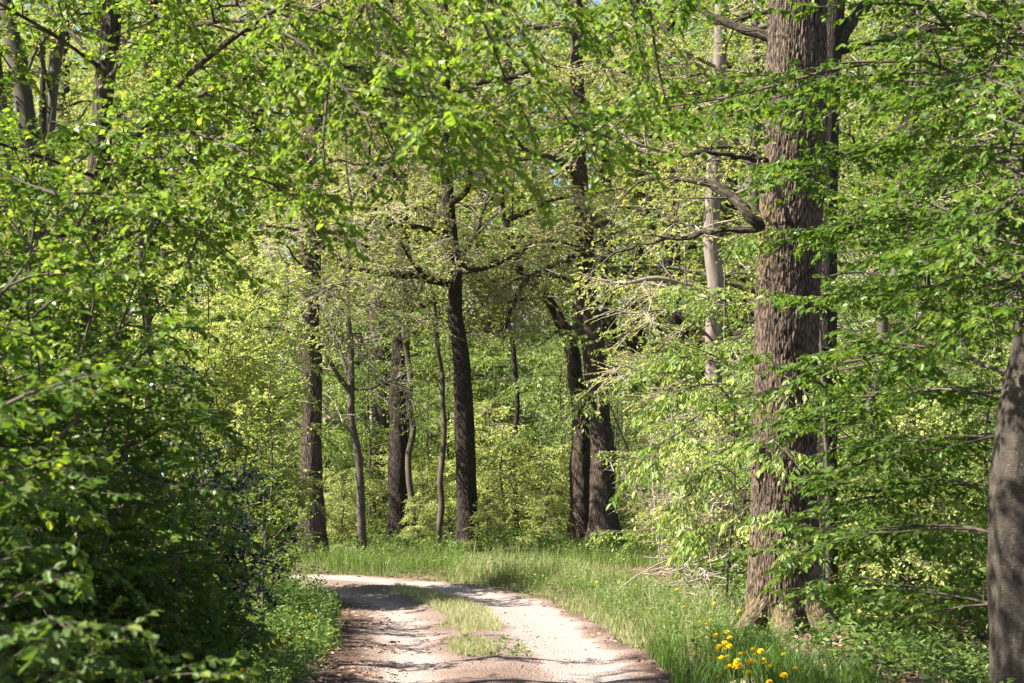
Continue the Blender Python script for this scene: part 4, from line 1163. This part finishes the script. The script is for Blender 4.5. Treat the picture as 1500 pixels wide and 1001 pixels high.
x, y, rd = scatter(14000, -7, 2, 8, 28, lambda x, y, rd: np.abs(rd) < 1.5)
z = -0.035 * np.exp(-((np.abs(rd) - .72) / .34) ** 2) + .006
c8 = np.array([(sx, sy, sz) for sz in (-.6, .6) for sx, sy in ((-1, -1), (1, -1), (1, 1), (-1, 1))], float)
f6 = np.array([(3, 2, 1, 0), (4, 5, 6, 7), (0, 1, 5, 4), (1, 2, 6, 5), (2, 3, 7, 6), (3, 0, 4, 7)])
sz = .002 + .011 * rng.random(len(x)) ** 4
V1 = np.stack((x, y, z), -1)[:, None] + (c8[None] * (.6 + .5 * rng.random((len(x), 8, 3)))) * sz[:, None, None]
Q1 = (np.arange(len(x)) * 8)[:, None, None] + f6[None]
M['stone'] = simple_mat('pebble', [(.16, .12, .09), (.26, .21, .17), (.38, .33, .29)], .85)
tag(link('gravel', build_mesh('gravel', V1.reshape(-1, 3), Q1.reshape(-1, 4), M['stone'], rnd=np.repeat(rng.random(len(x)), 6))), 'loose gravel strewn over the track', 'gravel', kind='stuff')

# brushwood: a tangle of dead sticks at the left foot of the oak
n = 60
bx, by = 2.2 + .35 * rng.normal(0, 1, n), 20.4 + .6 * rng.normal(0, 1, n)
bz = gz(bx, by) + .03 + .5 * rng.random(n) ** 1.5
a = rng.random(n) * 6.283; l = .35 + .9 * rng.random(n)
dv = np.stack((np.cos(a), np.sin(a) * .6, rng.normal(.1, .35, n)), -1)
s = np.linspace(-.5, .5, 5)[None, :, None]
pl = np.stack((bx, by, bz), -1)[:, None] + dv[:, None] * l[:, None, None] * s + rng.normal(0, .03, (n, 5, 3))
V1, Q1, b1 = tubes(pl, radii(pl, .009, .002), 4)
tag(link('brushwood', build_mesh('brushwood', V1, Q1, M['twig_pale'], bark=b1, smooth=True)), 'tangle of dead pale sticks left of the massive oak', 'brushwood', kind='stuff')

# ------------------------------------------------------------------ dandelions
M['petal'] = simple_mat('dandelion_petal', [(.78, .50, .008), (.83, .60, .012), (.88, .68, .04)], .6, trans=.25)
M['stem'] = simple_mat('dandelion_stem', [(.12, .20, .05), (.16, .18, .08)], .6, trans=.1)
def dandelion(h):
    root = empty('dandelion', (0, 0, 0), 'x', 'flower')
    s = np.linspace(0, 1, 6)
    st = np.stack((.12 * h * s ** 2, .05 * h * s, h * s), -1)
    V, Q, b = tubes(st[None], np.linspace(.003, .0022, 6)[None], 6)
    link('stem', build_mesh('stem', V, Q, M['stem'], rnd=np.full(len(Q), .3), smooth=True), root)
    L, T = [], st[-1]
    for ring, (n, r, tilt, z) in enumerate([(30, .031, .05, -.003), (28, .028, .35, 0), (24, .023, .7, .004), (18, .017, 1.05, .007), (9, .012, 1.35, .008)]):
        a = np.arange(n) * 6.283 / n + ring * .2 + rng.normal(0, .05, n)
        d = np.stack((np.cos(a) * math.cos(tilt), np.sin(a) * math.cos(tilt), np.full(n, math.sin(tilt))), -1)
        L.append(leaf_geo(np.tile(T + UP * z, (n, 1)), d, np.tile(UP, (n, 1)) - d * .3, np.full(n, r) * (.9 + .2 * rng.random(n)), .26, 6)[:2] + (rng.random(n * 2),))
    V, Q, R = join(L)
    link('flower_head', build_mesh('flower_head', V, Q, M['petal'], rnd=R), root)
    a = np.arange(9) * .7
    d = np.stack((np.cos(a), np.sin(a), .35 + 0 * a), -1)
    V, Q, nf = leaf_geo(np.zeros((9, 3)), d, np.tile(UP, (9, 1)), .09 + .05 * rng.random(9), .25, 6)
    link('leaf_rosette', build_mesh('leaf_rosette', V, Q, M['herb'], rnd=rng.random(len(Q))), root)
    return root
dp = [dandelion(.27), dandelion(.34), dandelion(.22)]
du = [False] * 3
def hit(px, py, h):
    for d in np.arange(6, 45, .1):
        p = P(px, py, d)
        if p[2] <= g(p[0], p[1]) + h:
            return p
    return None
def put_d(px, py, lab, grp):
    k = int(rng.integers(0, 3))
    p = hit(px, py, (.25, .31, .20)[k])
    if p is None or abs(float(road_dist(p[:1], p[1:2])[0])) < 1.25:
        return
    loc = (p[0], p[1], g(p[0], p[1]) - .005)
    s = (.66 + .34 * rng.random()) * (.85 if p[1] > 17 else 1.0)
    if not du[k]:
        du[k] = True
        r = dp[k]; r.location = loc; r.rotation_euler = (0, 0, rng.random() * 6); r.scale = (s, s, s); r['label'] = lab; r['group'] = grp
    else:
        c = copy_tree(dp[k], loc, 0, s, lab, grp)
        c.rotation_euler = (rng.normal(0, .28), rng.normal(0, .28), rng.random() * 6.28)
lab = ('yellow dandelion in the dark grass clump beside the massive oak', 'dandelions beside the massive oak')
for px, py in [(1035, 925), (1045, 930), (1052, 922), (1040, 940), (1076, 942), (1080, 938), (1092, 945), (1073, 962), (1070, 968), (1085, 962), (1098, 964), (1090, 972), (1055, 965), (1128, 956), (1143, 950),
               (1157, 978), (1135, 994), (1148, 990), (1165, 986), (1110, 975), (1060, 950), (1108, 952), (1062, 990), (1025, 945), (1118, 935), (1068, 930), (1047, 935), (1056, 938), (1064, 944), (1072, 950), (1079, 956), (1088, 953), (1094, 958), (1102, 968), (1076, 973), (1067, 978), (1100, 980), (1120, 968), (1038, 950), (1050, 957), (1030, 934), (1083, 947)]:
    put_d(px, py, *lab)
lab = ('yellow dandelion among pale seeding grass up the right verge', 'dandelions up the right verge')
for px, py in [(1000, 885), (1022, 903), (1035, 897), (1060, 893), (1090, 890), (975, 880), (942, 860), (905, 845), (872, 842),
               (985, 858), (1030, 876), (862, 825), (720, 822), (735, 826), (745, 821), (768, 824), (790, 828)]:
    put_d(px, py, *lab)
lab = ('yellow dandelion on the shaded left bank of the track', 'dandelions on the left bank')
for px, py in [(332, 985), (348, 978), (340, 996), (310, 990), (405, 927), (412, 930), (418, 925), (440, 928), (446, 924), (398, 932), (452, 893), (430, 935)]:
    put_d(px, py, *lab)
put_d(1300, 974, 'single yellow dandelion standing alone right of the oak root', 'lone dandelion')
for k in range(3):
    if not du[k]:
        du[k] = True; dp[k].location = (1.6, 14, g(1.6, 14)); dp[k]['label'] = 'yellow dandelion in the dark grass clump beside the massive oak'
